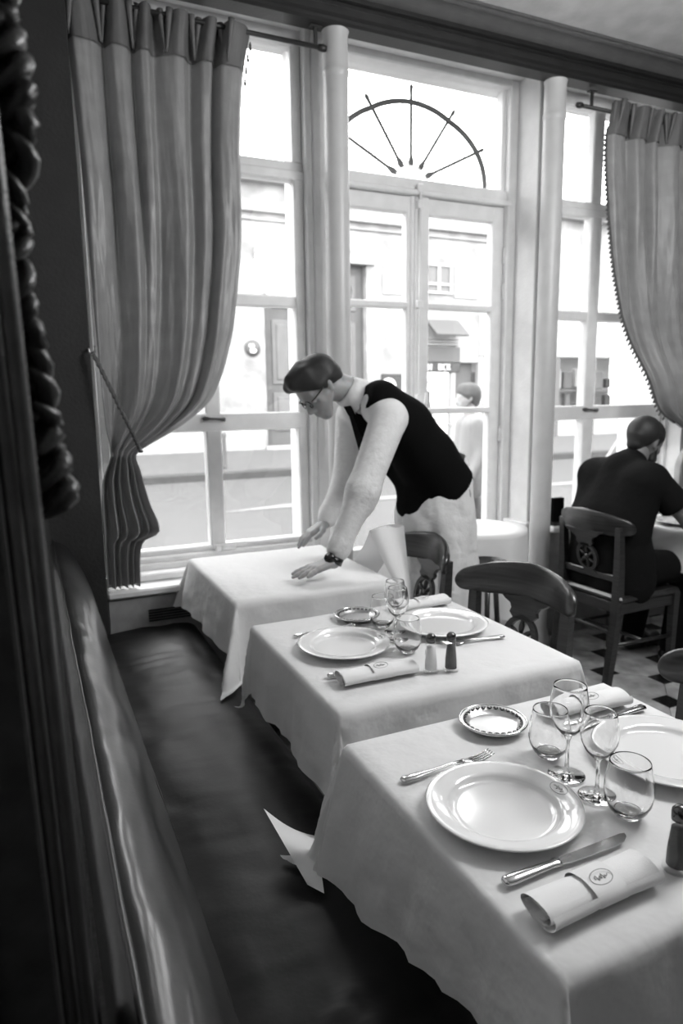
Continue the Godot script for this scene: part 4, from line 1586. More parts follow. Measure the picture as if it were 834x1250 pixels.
	for i in m:
		var a := TAU * i / m
		var b := TAU * (i + 1) / m
		var oa := Vector2(cos(a) * 0.068, 0.085 + sin(a) * 0.078)
		var ob := Vector2(cos(b) * 0.068, 0.085 + sin(b) * 0.078)
		var ia := Vector2(cos(a) * 0.048, 0.085 + sin(a) * 0.060)
		var ib := Vector2(cos(b) * 0.048, 0.085 + sin(b) * 0.060)
		prism(st, PackedVector2Array([ia, oa, ob, ib]), -0.008, 0.008)
	put(st, "oval", wood, sp)
	st = mb(false)
	lathe(st, [Vector2(0, -0.008), Vector2(0.016, -0.008), Vector2(0.016, 0.008), Vector2(0, 0.010)], 16, Transform3D(Basis(Vector3.RIGHT, PI / 2), Vector3(0, 0.085, 0)))
	for i in 6:
		var a := TAU * (i + 0.5) / 6.0
		var d := Vector3(cos(a) * 0.052, sin(a) * 0.064, 0)
		var pts := []
		for k in 5:
			pts.append(Vector3(0, 0.085, 0) + d * (0.25 + 0.19 * k))
		tube(st, pts, [0.006, 0.009, 0.010, 0.008, 0.006], 8)
	put(st, "rosette", wood, sp)
	st = mb()
	prism(st, PackedVector2Array([Vector2(-0.035, 0.014), Vector2(-0.07, -0.012), Vector2(0.07, -0.012), Vector2(0.035, 0.014)]), -0.008, 0.008)
	put(st, "foot", wood, sp)
	return o

# ------------------------------------------------------------------ people
func build_waiter():
	var zc := -2.65
	var foot := Vector3(1.74, 0, zc)
	var o := thing("person", "young man in white shirt, black vest and white apron bending over the far table", "person", foot)
	var V := func(x: float, y: float, z: float) -> Vector3: return Vector3(x, y, z) - foot
	var shN: Vector3 = V.call(1.335, 1.365, -2.475)
	var elN: Vector3 = V.call(1.175, 1.085, -2.40)
	var wrN: Vector3 = V.call(1.035, 0.822, -2.375)
	var shF: Vector3 = V.call(1.335, 1.365, -2.825)
	var elF: Vector3 = V.call(1.320, 1.08, -2.86)
	var wrF: Vector3 = V.call(1.185, 0.895, -2.80)
	var hc: Vector3 = V.call(1.112, 1.492, zc)
	var fw := Vector3(-0.68, -0.73, 0.06).normalized()
	var up := Vector3(-0.73, 0.68, 0.0).normalized()
	# body
	var core := []
	for e in [-1.0, 1.0]:
		core.append([V.call(1.690, 1.02, zc + e * 0.065), V.call(1.453, 1.32, zc + e * 0.085), 0.105, 0.10])
		core.append([V.call(1.453, 1.32, zc + e * 0.085), V.call(1.330, 1.42, zc + e * 0.10), 0.10, 0.07])
		core.append([V.call(1.700, 0.97, zc + e * 0.09), V.call(1.690, 0.53, zc + e * 0.10), 0.085, 0.058])
		core.append([V.call(1.690, 0.53, zc + e * 0.10), V.call(1.740, 0.10, zc + e * 0.10), 0.055, 0.038])
		core.append([V.call(1.740, 0.06, zc + e * 0.10), V.call(1.576, 0.035, zc + e * 0.12), 0.04, 0.03])
	core.append([shN, elN, 0.055, 0.042])
	core.append([elN, wrN, 0.042, 0.028])
	core.append([shF, elF, 0.055, 0.042])
	core.append([elF, wrF, 0.042, 0.028])
	core.append([V.call(1.310, 1.44, zc), V.call(1.200, 1.495, zc), 0.062, 0.055])
	var st := mb(false)
	body(st, core, 0.014, 0.014)
	var hb := head_bones(hc, fw, up, 0.98)
	hb.append([hc + (V.call(1.200, 1.49, zc) - hc) * 0.55, V.call(1.220, 1.485, zc), 0.055, 0.056])
	body(st, hb, 0.0045, 0.006)
	body(st, [[elN.lerp(wrN, 0.8), wrN, 0.031, 0.027]] + hand_bones(wrN, Vector3(-0.97, -0.22, 0.10), Vector3(0.1, -1, 0), Vector3(0.1, 0.05, -1.0), 0.10, 0.16), 0.0035, 0.0035)
	body(st, [[elF.lerp(wrF, 0.8), wrF, 0.031, 0.027]] + hand_bones(wrF, Vector3(-0.86, -0.5, 0.05), Vector3(-0.2, -1, 0), Vector3(0.0, 0.1, 1.0), 0.22, 0.12), 0.0035, 0.0035)
	put(st, "body", M.skin, o)
	# shirt
	var sh := []
	for e in [-1.0, 1.0]:
		sh.append([V.call(1.670, 1.05, zc + e * 0.065), V.call(1.453, 1.32, zc + e * 0.085), 0.112, 0.106])
		sh.append([V.call(1.453, 1.32, zc + e * 0.085), V.call(1.330, 1.41, zc + e * 0.10), 0.106, 0.08])
	sh.append([shN, elN, 0.076, 0.062])
	sh.append([elN, elN.lerp(wrN, 0.80), 0.060, 0.042])
	sh.append([elN.lerp(wrN, 0.78), elN.lerp(wrN, 0.86), 0.040, 0.037])
	sh.append([elN + Vector3(0.01, 0.0, 0), elN + Vector3(0.0, -0.05, 0.0), 0.05, 0.045])
	sh.append([shF, elF, 0.076, 0.062])
	sh.append([elF, elF.lerp(wrF, 0.80), 0.060, 0.046])
	sh.append([elF.lerp(wrF, 0.80), elF.lerp(wrF, 0.92), 0.042, 0.040])
	st = mb(false)
	body(st, sh, 0.011, 0.012)
	put(st, "shirt", M.shirt, o)
	st = mb(false)
	var ncd: Vector3 = (V.call(1.200, 1.495, zc) - V.call(1.310, 1.44, zc)).normalized()
	var nc: Vector3 = V.call(1.243, 1.468, zc)
	var b1 := ncd.cross(Vector3.BACK).normalized()
	var rings := []
	for k in [[0.082, -0.040], [0.071, 0.0], [0.065, 0.034], [0.059, 0.034], [0.060, -0.02]]:
		var ring := []
		for i in 28:
			var a := TAU * i / 28.0
			var dip := -0.012 * maxf(0.0, cos(a)) if k[1] > 0 else 0.0
			ring.append(nc + ncd * (k[1] + dip) + (b1 * cos(a) + b1.cross(ncd) * -sin(a)) * k[0])
		rings.append(ring)
	loft(st, rings, true, false, false)
	put(st, "collar", M.shirt, o)
	# vest: cut at its hem, neck and armholes
	var vs := []
	for e in [-1.0, 1.0]:
		vs.append([V.call(1.705, 1.02, zc + e * 0.06), V.call(1.576, 1.18, zc + e * 0.07), 0.135, 0.128])
		vs.append([V.call(1.576, 1.18, zc + e * 0.07), V.call(1.448, 1.322, zc + e * 0.085), 0.128, 0.122])
		vs.append([V.call(1.448, 1.322, zc + e * 0.085), V.call(1.335, 1.430, zc + e * 0.100), 0.122, 0.090])
		vs.append([V.call(1.60, 1.05, zc + e * 0.04), V.call(1.56, 0.96, zc + e * 0.03), 0.10, 0.07])
	st = mb(false)
	var hem: Vector3 = Vector3(0.66, -0.751, 0)
	var nk: Vector3 = Vector3(-0.86, 0.30, 0).normalized()
	body(st, vs, 0.011, 0.014, [[hem, hem.dot(V.call(1.665, 1.005, zc))], [nk, nk.dot(V.call(1.262, 1.44, zc))]])
	put(st, "vest", M.vest, o)
	# tie that hangs from the collar
	st = mb()
	for q in [[V.call(1.215, 1.415, zc + 0.03), V.call(1.235, 1.375, zc + 0.035), 0.018, 0.016], [V.call(1.235, 1.375, zc + 0.035), V.call(1.285, 1.22, zc + 0.05), 0.013, 0.028]]:
		var a: Vector3 = q[0]
		var b: Vector3 = q[1]
		var dd := (b - a).normalized()
		var s := Vector3(0.3, 0, 1).normalized()
		var nn := dd.cross(s).normalized() * 0.006
		loft(st, [[a - s * q[2] - nn, a + s * q[2] - nn, a + s * q[2] + nn, a - s * q[2] + nn], [b - s * q[3] - nn, b + s * q[3] - nn, b + s * q[3] + nn, b - s * q[3] + nn]])
	put(st, "tie", M.vest, o)
	# long apron wrapped round the hips
	st = mb(false)
	rings = []
	for i in 40:
		var t := i / 39.0
		var y := lerpf(1.13, 0.40, t)
		var cx := 1.662 + 0.012 * t
		var rx := curve([[0.0, 0.125], [0.12, 0.155], [0.25, 0.172], [0.5, 0.172], [1.0, 0.178]], t)
		var rz := curve([[0.0, 0.165], [0.12, 0.185], [0.25, 0.195], [1.0, 0.215]], t)
		var ring := []
		for k in 80:
			var a := TAU * k / 80.0
			var w := (sin(a * 7.0 + 2.0 * sin(t * 3.0)) * 0.010 + sin(a * 13.0 + 1.0 + t * 3.0) * 0.005) * smoothstep(0.15, 0.6, t)
			w += noise.get_noise_3d(cos(a) * 2.2, sin(a) * 2.2, t * 2.5) * 0.016
			var tilt := -0.42 * cos(a) * (1.0 - smoothstep(0.0, 0.45, t)) * 0.16
			ring.append(V.call(cx + cos(a) * (rx + w), y - tilt, zc + sin(a) * (rz + w)))
		ring.reverse()
		rings.append(ring)
	loft(st, rings, true, false, false)
	put(st, "apron", M.apron, o)
	# trousers and shoes under it
	var tr := []
	for e in [-1.0, 1.0]:
		tr.append([V.call(1.700, 0.97, zc + e * 0.085), V.call(1.690, 0.53, zc + e * 0.10), 0.080, 0.070])
		tr.append([V.call(1.690, 0.53, zc + e * 0.10), V.call(1.740, 0.12, zc + e * 0.10), 0.075, 0.062])
	st = mb(false)
	body(st, tr, 0.015, 0.012)
	put(st, "trousers", M.black_cloth, o)
	for e in [-1.0, 1.0]:
		st = mb(false)
		body(st, [[V.call(1.760, 0.055, zc + e * 0.10), V.call(1.670, 0.06, zc + e * 0.11), 0.05, 0.048], [V.call(1.670, 0.055, zc + e * 0.11), V.call(1.550, 0.045, zc + e * 0.13), 0.046, 0.040]], 0.011, 0.012, [[Vector3.DOWN, -0.002]])
		put(st, "shoe", M.black_gloss, o)
	hair(o, hc, fw, up, "short")
	# glasses
	st = mb(false)
	var rt := fw.cross(up).normalized()
	var u2 := rt.cross(fw).normalized()
	var G := func(x: float, y: float, z: float) -> Vector3: return hc + rt * x + u2 * y + fw * z
	for e in [-1.0, 1.0]:
		tube(st, [G.call(e * 0.080, 0.018, -0.005), G.call(e * 0.078, 0.016, 0.05), G.call(e * 0.062, 0.012, 0.096)], 0.0028, 6)
		var pts := []
		for i in 16:
			var a := TAU * i / 16.0
			pts.append(G.call(e * (0.034 + cos(a) * 0.024), 0.004 + sin(a) * 0.017, 0.103 - 0.010 * absf(cos(a)) * (0.5 + e * cos(a) * 0.5)))
		tube(st, pts, 0.0028, 6, true)
	tube(st, [G.call(-0.011, 0.008, 0.104), G.call(0.0, 0.012, 0.107), G.call(0.011, 0.008, 0.104)], 0.0025, 6)
	put(st, "glasses", M.black_gloss, o)
	# wrist watch on the near arm
	st = mb(false)
	var ad := (wrN - elN).normalized()
	var wc := wrN - ad * 0.006
	var s1 := ad.cross(Vector3.UP).normalized()
	var s2 := s1.cross(ad).normalized()
	rings = []
	for q in [[0.030, -0.014], [0.0355, -0.014], [0.0355, 0.014], [0.030, 0.014]]:
		var ring := []
		for i in 24:
			var a := TAU * i / 24.0
			ring.append(wc + ad * q[1] + (s1 * cos(a) + s2 * sin(a)) * q[0])
		rings.append(ring)
	loft(st, rings, true, true, false)
	var face: Vector3 = (s2 * 0.9 - s1 * 0.45).normalized()
	tube(st, [wc + face * 0.030, wc + face * 0.046], 0.021, 16)
	put(st, "wrist_watch", M.black_gloss, o)

func hair(o: Node3D, hc: Vector3, fw: Vector3, up: Vector3, style: String, mat: Material = null):
	var rt := fw.cross(up).normalized()
	var u2 := rt.cross(fw).normalized()
	var P := func(x: float, y: float, z: float) -> Vector3: return hc + rt * x + u2 * y + fw * z
	var hb := [[P.call(0, 0.045, -0.035), P.call(0, 0.055, 0.02), 0.083, 0.075], [P.call(0, 0.0, -0.062), P.call(0, -0.035, -0.062), 0.055, 0.042]]
	for e in [-1.0, 1.0]:
		hb.append([P.call(e * 0.058, 0.03, -0.03), P.call(e * 0.060, 0.035, 0.025), 0.026, 0.022])
		hb.append([P.call(e * 0.066, 0.03, 0.012), P.call(e * 0.068, -0.004, 0.014), 0.012, 0.007])
	var d := 0.020
	if style == "short":
		hb.append([P.call(0.01, 0.105, 0.0), P.call(0.005, 0.108, 0.065), 0.040, 0.036])
		hb.append([P.call(-0.03, 0.095, 0.02), P.call(-0.02, 0.10, 0.085), 0.034, 0.024])
		hb.append([P.call(0.035, 0.095, 0.02), P.call(0.03, 0.097, 0.09), 0.034, 0.024])
		d = 0.006
	else:
		hb.append([P.call(0.0, 0.085, -0.02), P.call(0.0, 0.088, 0.05), 0.045, 0.035])
	var n := (fw * 0.62 - u2 * 0.78).normalized()
	var st := mb(false)
	body(st, hb, 0.005, 0.007, [[n, n.dot(hc) + d]])
	put(st, "hair", M.hair if mat == null else mat, o)

func build_diner():
	var zc := -2.61
	var foot := Vector3(2.78, 0, zc)
	var o := thing("person", "bearded man in black polo shirt seated at the right, seen from behind", "person", foot)
	var V := func(x: float, y: float, z: float) -> Vector3: return Vector3(x, y, z) - foot
	var hc: Vector3 = V.call(2.915, 1.200, zc + 0.0)
	var fw := Vector3(0.86, -0.42, -0.12).normalized()
	var up := Vector3(0.42, 0.90, 0.0).normalized()
	var shR: Vector3 = V.call(2.775, 1.025, zc + 0.185)
	var elR: Vector3 = V.call(2.97, 0.815, zc + 0.275)
	var wrR: Vector3 = V.call(3.19, 0.80, zc + 0.12)
	var shL: Vector3 = V.call(2.765, 1.025, zc - 0.185)
	var elL: Vector3 = V.call(2.93, 0.805, zc - 0.27)
	var wrL: Vector3 = V.call(3.17, 0.80, zc - 0.14)
	var core := []
	for e in [-1.0, 1.0]:
		core.append([V.call(2.74, 0.56, zc + e * 0.08), V.call(2.70, 0.80, zc + e * 0.08), 0.10, 0.095])
		core.append([V.call(2.70, 0.80, zc + e * 0.08), V.call(2.755, 1.0, zc + e * 0.10), 0.108, 0.085])
		core.append([V.call(2.78, 0.54, zc + e * 0.10), V.call(3.14, 0.55, zc + e * 0.13), 0.085, 0.058])
		core.append([V.call(3.14, 0.55, zc + e * 0.13), V.call(3.06, 0.10, zc + e * 0.13), 0.055, 0.038])
		core.append([V.call(3.05, 0.06, zc + e * 0.13), V.call(3.22, 0.035, zc + e * 0.14), 0.04, 0.03])
	core.append([shR, elR, 0.055, 0.043])
	core.append([elR, wrR, 0.043, 0.029])
	core.append([shL, elL, 0.055, 0.043])
	core.append([elL, wrL, 0.043, 0.029])
	core.append([V.call(2.80, 1.05, zc), V.call(2.87, 1.14, zc), 0.066, 0.06])
	var st := mb(false)
	body(st, core, 0.014, 0.014)
	var hb := head_bones(hc, fw, up, 0.98)
	hb.append([V.call(2.86, 1.13, zc), V.call(2.83, 1.08, zc), 0.058, 0.062])
	body(st, hb, 0.005, 0.006)
	body(st, [[elR.lerp(wrR, 0.8), wrR, 0.032, 0.028]] + hand_bones(wrR, Vector3(0.8, 0.0, -0.5), Vector3(0, -1, -0.2), Vector3(0, 0.5, -1), 0.7, 0.05), 0.004, 0.0035)
	body(st, [[elL.lerp(wrL, 0.8), wrL, 0.032, 0.028]] + hand_bones(wrL, Vector3(0.8, 0.0, 0.5), Vector3(0, -1, 0.2), Vector3(0, 0.5, 1), 0.7, 0.05), 0.004, 0.0035)
	put(st, "body", M.skin_shaded, o)
	var ps := []
	for e in [-1.0, 1.0]:
		ps.append([V.call(2.74, 0.54, zc + e * 0.085), V.call(2.695, 0.80, zc + e * 0.09), 0.135, 0.125])
		ps.append([V.call(2.695, 0.80, zc + e * 0.09), V.call(2.75, 1.0, zc + e * 0.115), 0.125, 0.098])
		ps.append([V.call(2.71, 0.78, zc + e * 0.14), V.call(2.765, 1.0, zc + e * 0.165), 0.085, 0.088])
		ps.append([V.call(2.80, 1.06, zc + e * 0.05), V.call(2.775, 1.03, zc + e * 0.15), 0.072, 0.078])
		ps.append([V.call(2.73, 0.50, zc + e * 0.09), V.call(2.72, 0.62, zc + e * 0.09), 0.150, 0.142])
	ps.append([V.call(2.78, 1.07, zc), V.call(2.83, 1.10, zc), 0.085, 0.074])
	ps.append([V.call(2.735, 0.52, zc), V.call(2.675, 0.82, zc), 0.14, 0.135])
	ps.append([V.call(2.675, 0.82, zc), V.call(2.765, 1.04, zc), 0.135, 0.10])
	st = mb(false)
	var c1 := (elR - shR).normalized()
	var c2 := (elL - shL).normalized()
	ps.append([shR, shR + c1 * 0.03, 0.084, 0.08])
	ps.append([shL, shL + c2 * 0.03, 0.080, 0.078])
	body(st, ps, 0.012, 0.014)
	body(st, [[shR + c1 * 0.02, shR.lerp(elR, 0.75), 0.081, 0.074]], 0.010, 0.01, [[c1, c1.dot(shR.lerp(elR, 0.60))]])
	body(st, [[shL + c2 * 0.02, shL.lerp(elL, 0.75), 0.078, 0.072]], 0.010, 0.01, [[c2, c2.dot(shL.lerp(elL, 0.60))]])
	put(st, "polo_shirt", M.polo, o)
	st = mb(false)
	var nd: Vector3 = (V.call(2.88, 1.15, zc) - V.call(2.80, 1.06, zc)).normalized()
	var b1 := nd.cross(Vector3.BACK).normalized()
	var rings := []
	for k in [[0.098, -0.03], [0.086, 0.0], [0.076, 0.028], [0.068, 0.028], [0.072, -0.02]]:
		var ring := []
		for i in 28:
			var a := TAU * i / 28.0
			ring.append(V.call(2.833, 1.098, zc) + nd * k[1] + (b1 * cos(a) + b1.cross(nd) * -sin(a)) * k[0])
		rings.append(ring)
	loft(st, rings, true, false, false)
	put(st, "collar", M.polo, o)
	var tr := []
	for e in [-1.0, 1.0]:
		tr.append([V.call(2.72, 0.565, zc + e * 0.09), V.call(2.80, 0.56, zc + e * 0.09), 0.128, 0.115])
		tr.append([V.call(2.78, 0.555, zc + e * 0.10), V.call(3.14, 0.55, zc + e * 0.13), 0.105, 0.078])
		tr.append([V.call(3.14, 0.55, zc + e * 0.13), V.call(3.06, 0.11, zc + e * 0.13), 0.075, 0.06])
	st = mb(false)
	body(st, tr, 0.015, 0.012, [[Vector3.DOWN, -0.466]] if false else [])
	put(st, "trousers", M.black_cloth, o)
	for e in [-1.0, 1.0]:
		st = mb(false)
		body(st, [[V.call(3.04, 0.055, zc + e * 0.13), V.call(3.12, 0.06, zc + e * 0.135), 0.05, 0.048], [V.call(3.12, 0.055, zc + e * 0.135), V.call(3.25, 0.045, zc + e * 0.15), 0.046, 0.04]], 0.012, 0.012, [[Vector3.DOWN, -0.002]])
		put(st, "shoe", M.black_gloss, o)
	hair(o, hc, fw, up, "cropped")
	# beard
	var rt := fw.cross(up).normalized()
	var u2 := rt.cross(fw).normalized()
	var P := func(x: float, y: float, z: float) -> Vector3: return hc + rt * x + u2 * y + fw * z
	var bb := []
	for e in [-1.0, 1.0]:
		bb.append([P.call(e * 0.060, -0.018, 0.022), P.call(e * 0.045, -0.07, 0.045), 0.014, 0.022])
		bb.append([P.call(e * 0.045, -0.07, 0.045), P.call(0, -0.098, 0.078), 0.023, 0.028])
	st = mb(false)
	body(st, bb, 0.005, 0.006)
	put(st, "beard", M.hair, o)

# plain standing figure, for those out in the street
func walker(at: Vector3, turn: float, h: float, label: String, coat: Material, legs: Material, hair_m: Material):
	var o := thing("person", label, "person", at, turn, "")
	var s := h / 1.72
	var V := func(x: float, y: float, z: float) -> Vector3: return Vector3(x, y, z) * s
	var hc: Vector3 = V.call(0, 1.60, 0.03)
	var core := []
	var cb := []
	var lb := []
	for e in [-1.0, 1.0]:
		core.append([V.call(e * 0.07, 0.95, 0), V.call(e * 0.09, 1.32, 0), 0.10 * s, 0.10 * s])
		core.append([V.call(e * 0.09, 0.92, 0), V.call(e * 0.09, 0.5, e * 0.10), 0.08 * s, 0.055 * s])
		core.append([V.call(e * 0.09, 0.5, e * 0.10), V.call(e * 0.09, 0.08, e * 0.16 - 0.06), 0.055 * s, 0.04 * s])
		core.append([V.call(e * 0.09, 0.05, e * 0.16 - 0.06), V.call(e * 0.09, 0.035, e * 0.16 + 0.10), 0.04 * s, 0.03 * s])
		core.append([V.call(e * 0.19, 1.36, 0), V.call(e * 0.23, 1.08, -e * 0.06), 0.05 * s, 0.04 * s])
		core.append([V.call(e * 0.23, 1.08, -e * 0.06), V.call(e * 0.22, 0.85, -e * 0.02 + 0.08), 0.04 * s, 0.028 * s])
		cb.append([V.call(e * 0.07, 0.80, 0), V.call(e * 0.10, 1.34, 0), 0.135 * s, 0.115 * s])
		cb.append([V.call(e * 0.18, 1.36, 0), V.call(e * 0.235, 1.08, -e * 0.06), 0.068 * s, 0.056 * s])
		cb.append([V.call(e * 0.235, 1.08, -e * 0.06), V.call(e * 0.222, 0.90, -e * 0.03 + 0.07), 0.056 * s, 0.044 * s])
		lb.append([V.call(e * 0.09, 0.92, 0), V.call(e * 0.09, 0.5, e * 0.10), 0.095 * s, 0.07 * s])
		lb.append([V.call(e * 0.09, 0.5, e * 0.10), V.call(e * 0.09, 0.10, e * 0.16 - 0.06), 0.07 * s, 0.06 * s])
	core.append([V.call(0, 1.40, 0), V.call(0, 1.52, 0.01), 0.06 * s, 0.052 * s])
	var st := mb(false)
	body(st, core, 0.022, 0.016)
	body(st, head_bones(hc, Vector3(0, -0.05, 1).normalized(), Vector3.UP, s), 0.009, 0.007)
	for e in [-1.0, 1.0]:
		body(st, hand_bones(V.call(e * 0.22, 0.85, -e * 0.02 + 0.08), Vector3(0, -1, 0.15), Vector3(-e, 0, 0), Vector3(0, 0, 1), 0.35, 0.03), 0.006, 0.004)
	put(st, "body", M.skin, o)
	st = mb(false)
	body(st, cb, 0.022, 0.018)
	put(st, "coat", coat, o)
	st = mb(false)
	body(st, lb, 0.022, 0.016)
	put(st, "trousers", legs, o)
	hair(o, hc, Vector3(0, -0.05, 1).normalized(), Vector3.UP, "cropped", hair_m)

func build_passers():
	walker(Vector3(3.50, -0.06, -5.0), -1.9, 1.60, "grey haired passer-by in pale jacket outside the glass door", gm(0.20, 0.9), gm(0.10, 0.9), gm(0.07, 0.8))
	walker(Vector3(7.62, 0.57, -12.6), 0.2, 1.20, "distant figure in a grey top standing in the shop doorway", gm(0.16, 0.9), gm(0.05, 0.9), gm(0.1, 0.8))

# ------------------------------------------------------------------ tableware
func build_tableware():
	var pa := make_plate("white porcelain dinner plate with oval monogram nearest the camera", Vector3(0.679, TOP + 0.003, -0.855), 0.131, -0.62)
	var P := [
		["white porcelain dinner plate cut off by the right edge", Vector3(1.075, TOP + 0.003, -0.862), 0.142, 2.45],
		["white porcelain dinner plate beside the napkin on the middle table", Vector3(0.758, TOP + 0.003, -1.671), 0.130, -0.6],
		["white porcelain dinner plate at the chair side of the middle table", Vector3(1.10, TOP + 0.003, -1.70), 0.138, 2.4],
	]
	for p in P:
		var c: Node3D = pa.duplicate()
		c.name = numbered("dinner_plate")
		add_child(c)
		c.position = p[1]
		c.scale = Vector3(p[2] / 0.131, 1, p[2] / 0.131)
		c.rotation.y = p[3]
		c.set_meta("label", p[0])
	var da := make_dish("small silver dish with ornate rim on the nearest table", Vector3(0.852, TOP + 0.003, -1.115))
	var db: Node3D = da.duplicate()
	db.name = numbered("silver_dish")
	add_child(db)
	db.position = Vector3(0.905, TOP + 0.003, -1.895)
	db.set_meta("label", "small silver dish with ornate rim on the middle table")
	# glasses in a row between the two plates of each table
	var tw := make_tumbler("stemless glass tumbler beside the silver dish on nearest table", Vector3(0.875, TOP + 0.003, -0.968))
	var T := [
		["stemless glass tumbler by the knife tip on nearest table", Vector3(0.862, TOP + 0.003, -0.760)],
		["stemless glass tumbler beside the silver dish on middle table", Vector3(0.942, TOP + 0.003, -1.790)],
		["stemless glass tumbler near the salt shaker on middle table", Vector3(0.905, TOP + 0.003, -1.573)],
	]
	for t in T:
		copy_of(tw, "glass_tumbler", t[0], t[1])
	var wg := make_wine_glass("taller wine glass in the row on the nearest table", Vector3(0.858, TOP + 0.003, -0.900))
	var W := [
		["wine glass in front of the right plate on nearest table", Vector3(0.858, TOP + 0.003, -0.825)],
		["wine glass at the back of the row on middle table", Vector3(0.955, TOP + 0.003, -1.735)],
		["wine glass in the middle of the row on middle table", Vector3(0.925, TOP + 0.003, -1.665)],
	]
	for t in W:
		copy_of(wg, "wine_glass", t[0], t[1])
	wg.scale = Vector3(1.08, 1.12, 1.08)
	# napkins
	var na := make_napkin("rolled white napkin with paper band nearest the camera", Vector3(0.668, TOP + 0.002, -0.640), 0.03)
	for t in [
		["rolled white napkin behind the wine glasses on nearest table", Vector3(1.085, TOP + 0.002, -1.088), -0.05],
		["rolled white napkin with paper band in front of middle table plate", Vector3(0.748, TOP + 0.002, -1.452), -0.02],
		["rolled white napkin at far side of the middle table", Vector3(1.145, TOP + 0.002, -1.905), 0.05]]:
		var c := copy_of(na, "rolled_napkin", t[0], t[1])
		c.rotation.y = t[2]
	# cutlery
	var fk := make_fork("silver fork left of the nearest plate", Vector3(0.570, TOP + 0.003, -1.010), 0.02)
	for t in [
		["silver fork behind the plate on middle table", Vector3(0.664, TOP + 0.003, -1.822), 0.02],
		["silver fork lying beside the chair side plate on middle table", Vector3(1.215, TOP + 0.003, -1.548), PI - 0.1]]:
		var c := copy_of(fk, "table_fork", t[0], t[1])
		c.rotation.y = t[2]
	var kn := make_knife("silver table knife beside the nearest rolled napkin", Vector3(0.570, TOP + 0.003, -0.712), 0.01)
	for t in [
		["silver table knife beside the napkin on middle table", Vector3(0.635, TOP + 0.003, -1.503), 0.0],
		["silver table knife beside the far napkin on nearest table", Vector3(1.205, TOP + 0.003, -1.035), PI + 0.05]]:
		var c := copy_of(kn, "table_knife", t[0], t[1])
		c.rotation.y = t[2]
	# salt and pepper
	shaker("tapered glass salt shaker on the middle table", Vector3(0.889, TOP + 0.003, -1.425), M.salt)
	shaker("tapered glass pepper shaker on the middle table", Vector3(0.940, TOP + 0.003, -1.410), M.pepper)
	shaker("tapered glass pepper shaker at the right edge of nearest table", Vector3(0.824, TOP + 0.003, -0.632), M.pepper)
	# on the diner's table and the ledge behind
	copy_of(tw, "glass_tumbler", "stemless glass tumbler on the seated man's table", Vector3(3.25, TOP + 0.003, -2.72))
	var pl: Node3D = copy_of(pa, "dinner_plate", "white dinner plate in front of the seated man", Vector3(3.17, TOP + 0.003, -2.56))
	pl.rotation.y = 1.0
	copy_of(na, "rolled_napkin", "white napkin left on the seated man's table", Vector3(3.12, TOP + 0.002, -2.36)).rotation.y = 0.4
	var b := thing("menu_holder", "small black box holder standing on the ledge behind the column", "holder", Vector3(2.80, 0.69, -3.11))
	var st := mb()
	box(st, Vector3(0, 0.012, 0), Vector3(0.10, 0.024, 0.07), 0.004)
	put(st, "base", M.black_gloss, b)
	st = mb()
	box(st, Vector3(0, 0.09, 0), Vector3(0.085, 0.145, 0.03), 0.004)
	put(st, "board", M.vest, b)

func copy_of(src: Node3D, called: String, label: String, at: Vector3) -> Node3D:
	var c: Node3D = src.duplicate()
	c.name = numbered(called)
	add_child(c)
	c.position = at
	c.set_meta("label", label)
	return c

func emblem(parent: Node, t: Transform3D, w: float, h: float, called: String):
	# thin oval line with a pen-like flourish inside
	var st := mb(false)
	var pts := []
	for i in 36:
		var a := TAU * i / 36.0
		pts.append(t * Vector3(cos(a) * w, 0, sin(a) * h))
	tube(st, pts, w * 0.035, 4, true)
	var q := [Vector2(-0.6, 0.1), Vector2(-0.45, -0.35), Vector2(-0.3, 0.3), Vector2(-0.15, -0.1), Vector2(0.0, 0.2), Vector2(0.1, -0.4), Vector2(0.22, 0.35), Vector2(0.3, -0.05), Vector2(0.45, 0.12), Vector2(0.62, -0.12)]
	pts = []
	for i in 46:
		var f := i / 45.0 * (q.size() - 1)
		var k := mini(int(f), q.size() - 2)
		var v: Vector2 = q[k].cubic_interpolate(q[k + 1], q[maxi(k - 1, 0)], q[mini(k + 2, q.size() - 1)], f - k)
		pts.append(t * Vector3(v.x * w, 0, v.y * h))
	tube(st, pts, w * 0.04, 4)
	put(st, called, M.print, parent)

func make_plate(label: String, at: Vector3, r: float, turn: float) -> Node3D:
	var o := thing("dinner_plate", label, "plate", at, turn, "white dinner plates")
	var st := mb(false)
	lathe(st, [Vector2(0, 0.001), Vector2(0.070, 0.001), Vector2(0.076, 0.0), Vector2(0.080, 0.003), Vector2(0.098, 0.010), Vector2(r - 0.002, 0.019), Vector2(r, 0.021), Vector2(r - 0.003, 0.0225), Vector2(r - 0.012, 0.0215), Vector2(0.102, 0.0172), Vector2(0.096, 0.0160), Vector2(0.0925, 0.0125), Vector2(0.089, 0.0082), Vector2(0.084, 0.0064), Vector2(0.076, 0.0060), Vector2(0.04, 0.0058), Vector2(0, 0.0056)], 72)
	put(st, "dish", M.china, o)
	var a := -0.55
	var rim := Transform3D(Basis(Vector3.UP, -a + PI / 2), Vector3(cos(a) * 0.113, 0.0203, sin(a) * 0.113))
	emblem(o, rim * Transform3D(Basis(Vector3.RIGHT, -0.245), Vector3.ZERO), 0.019, 0.011, "monogram")
	return o

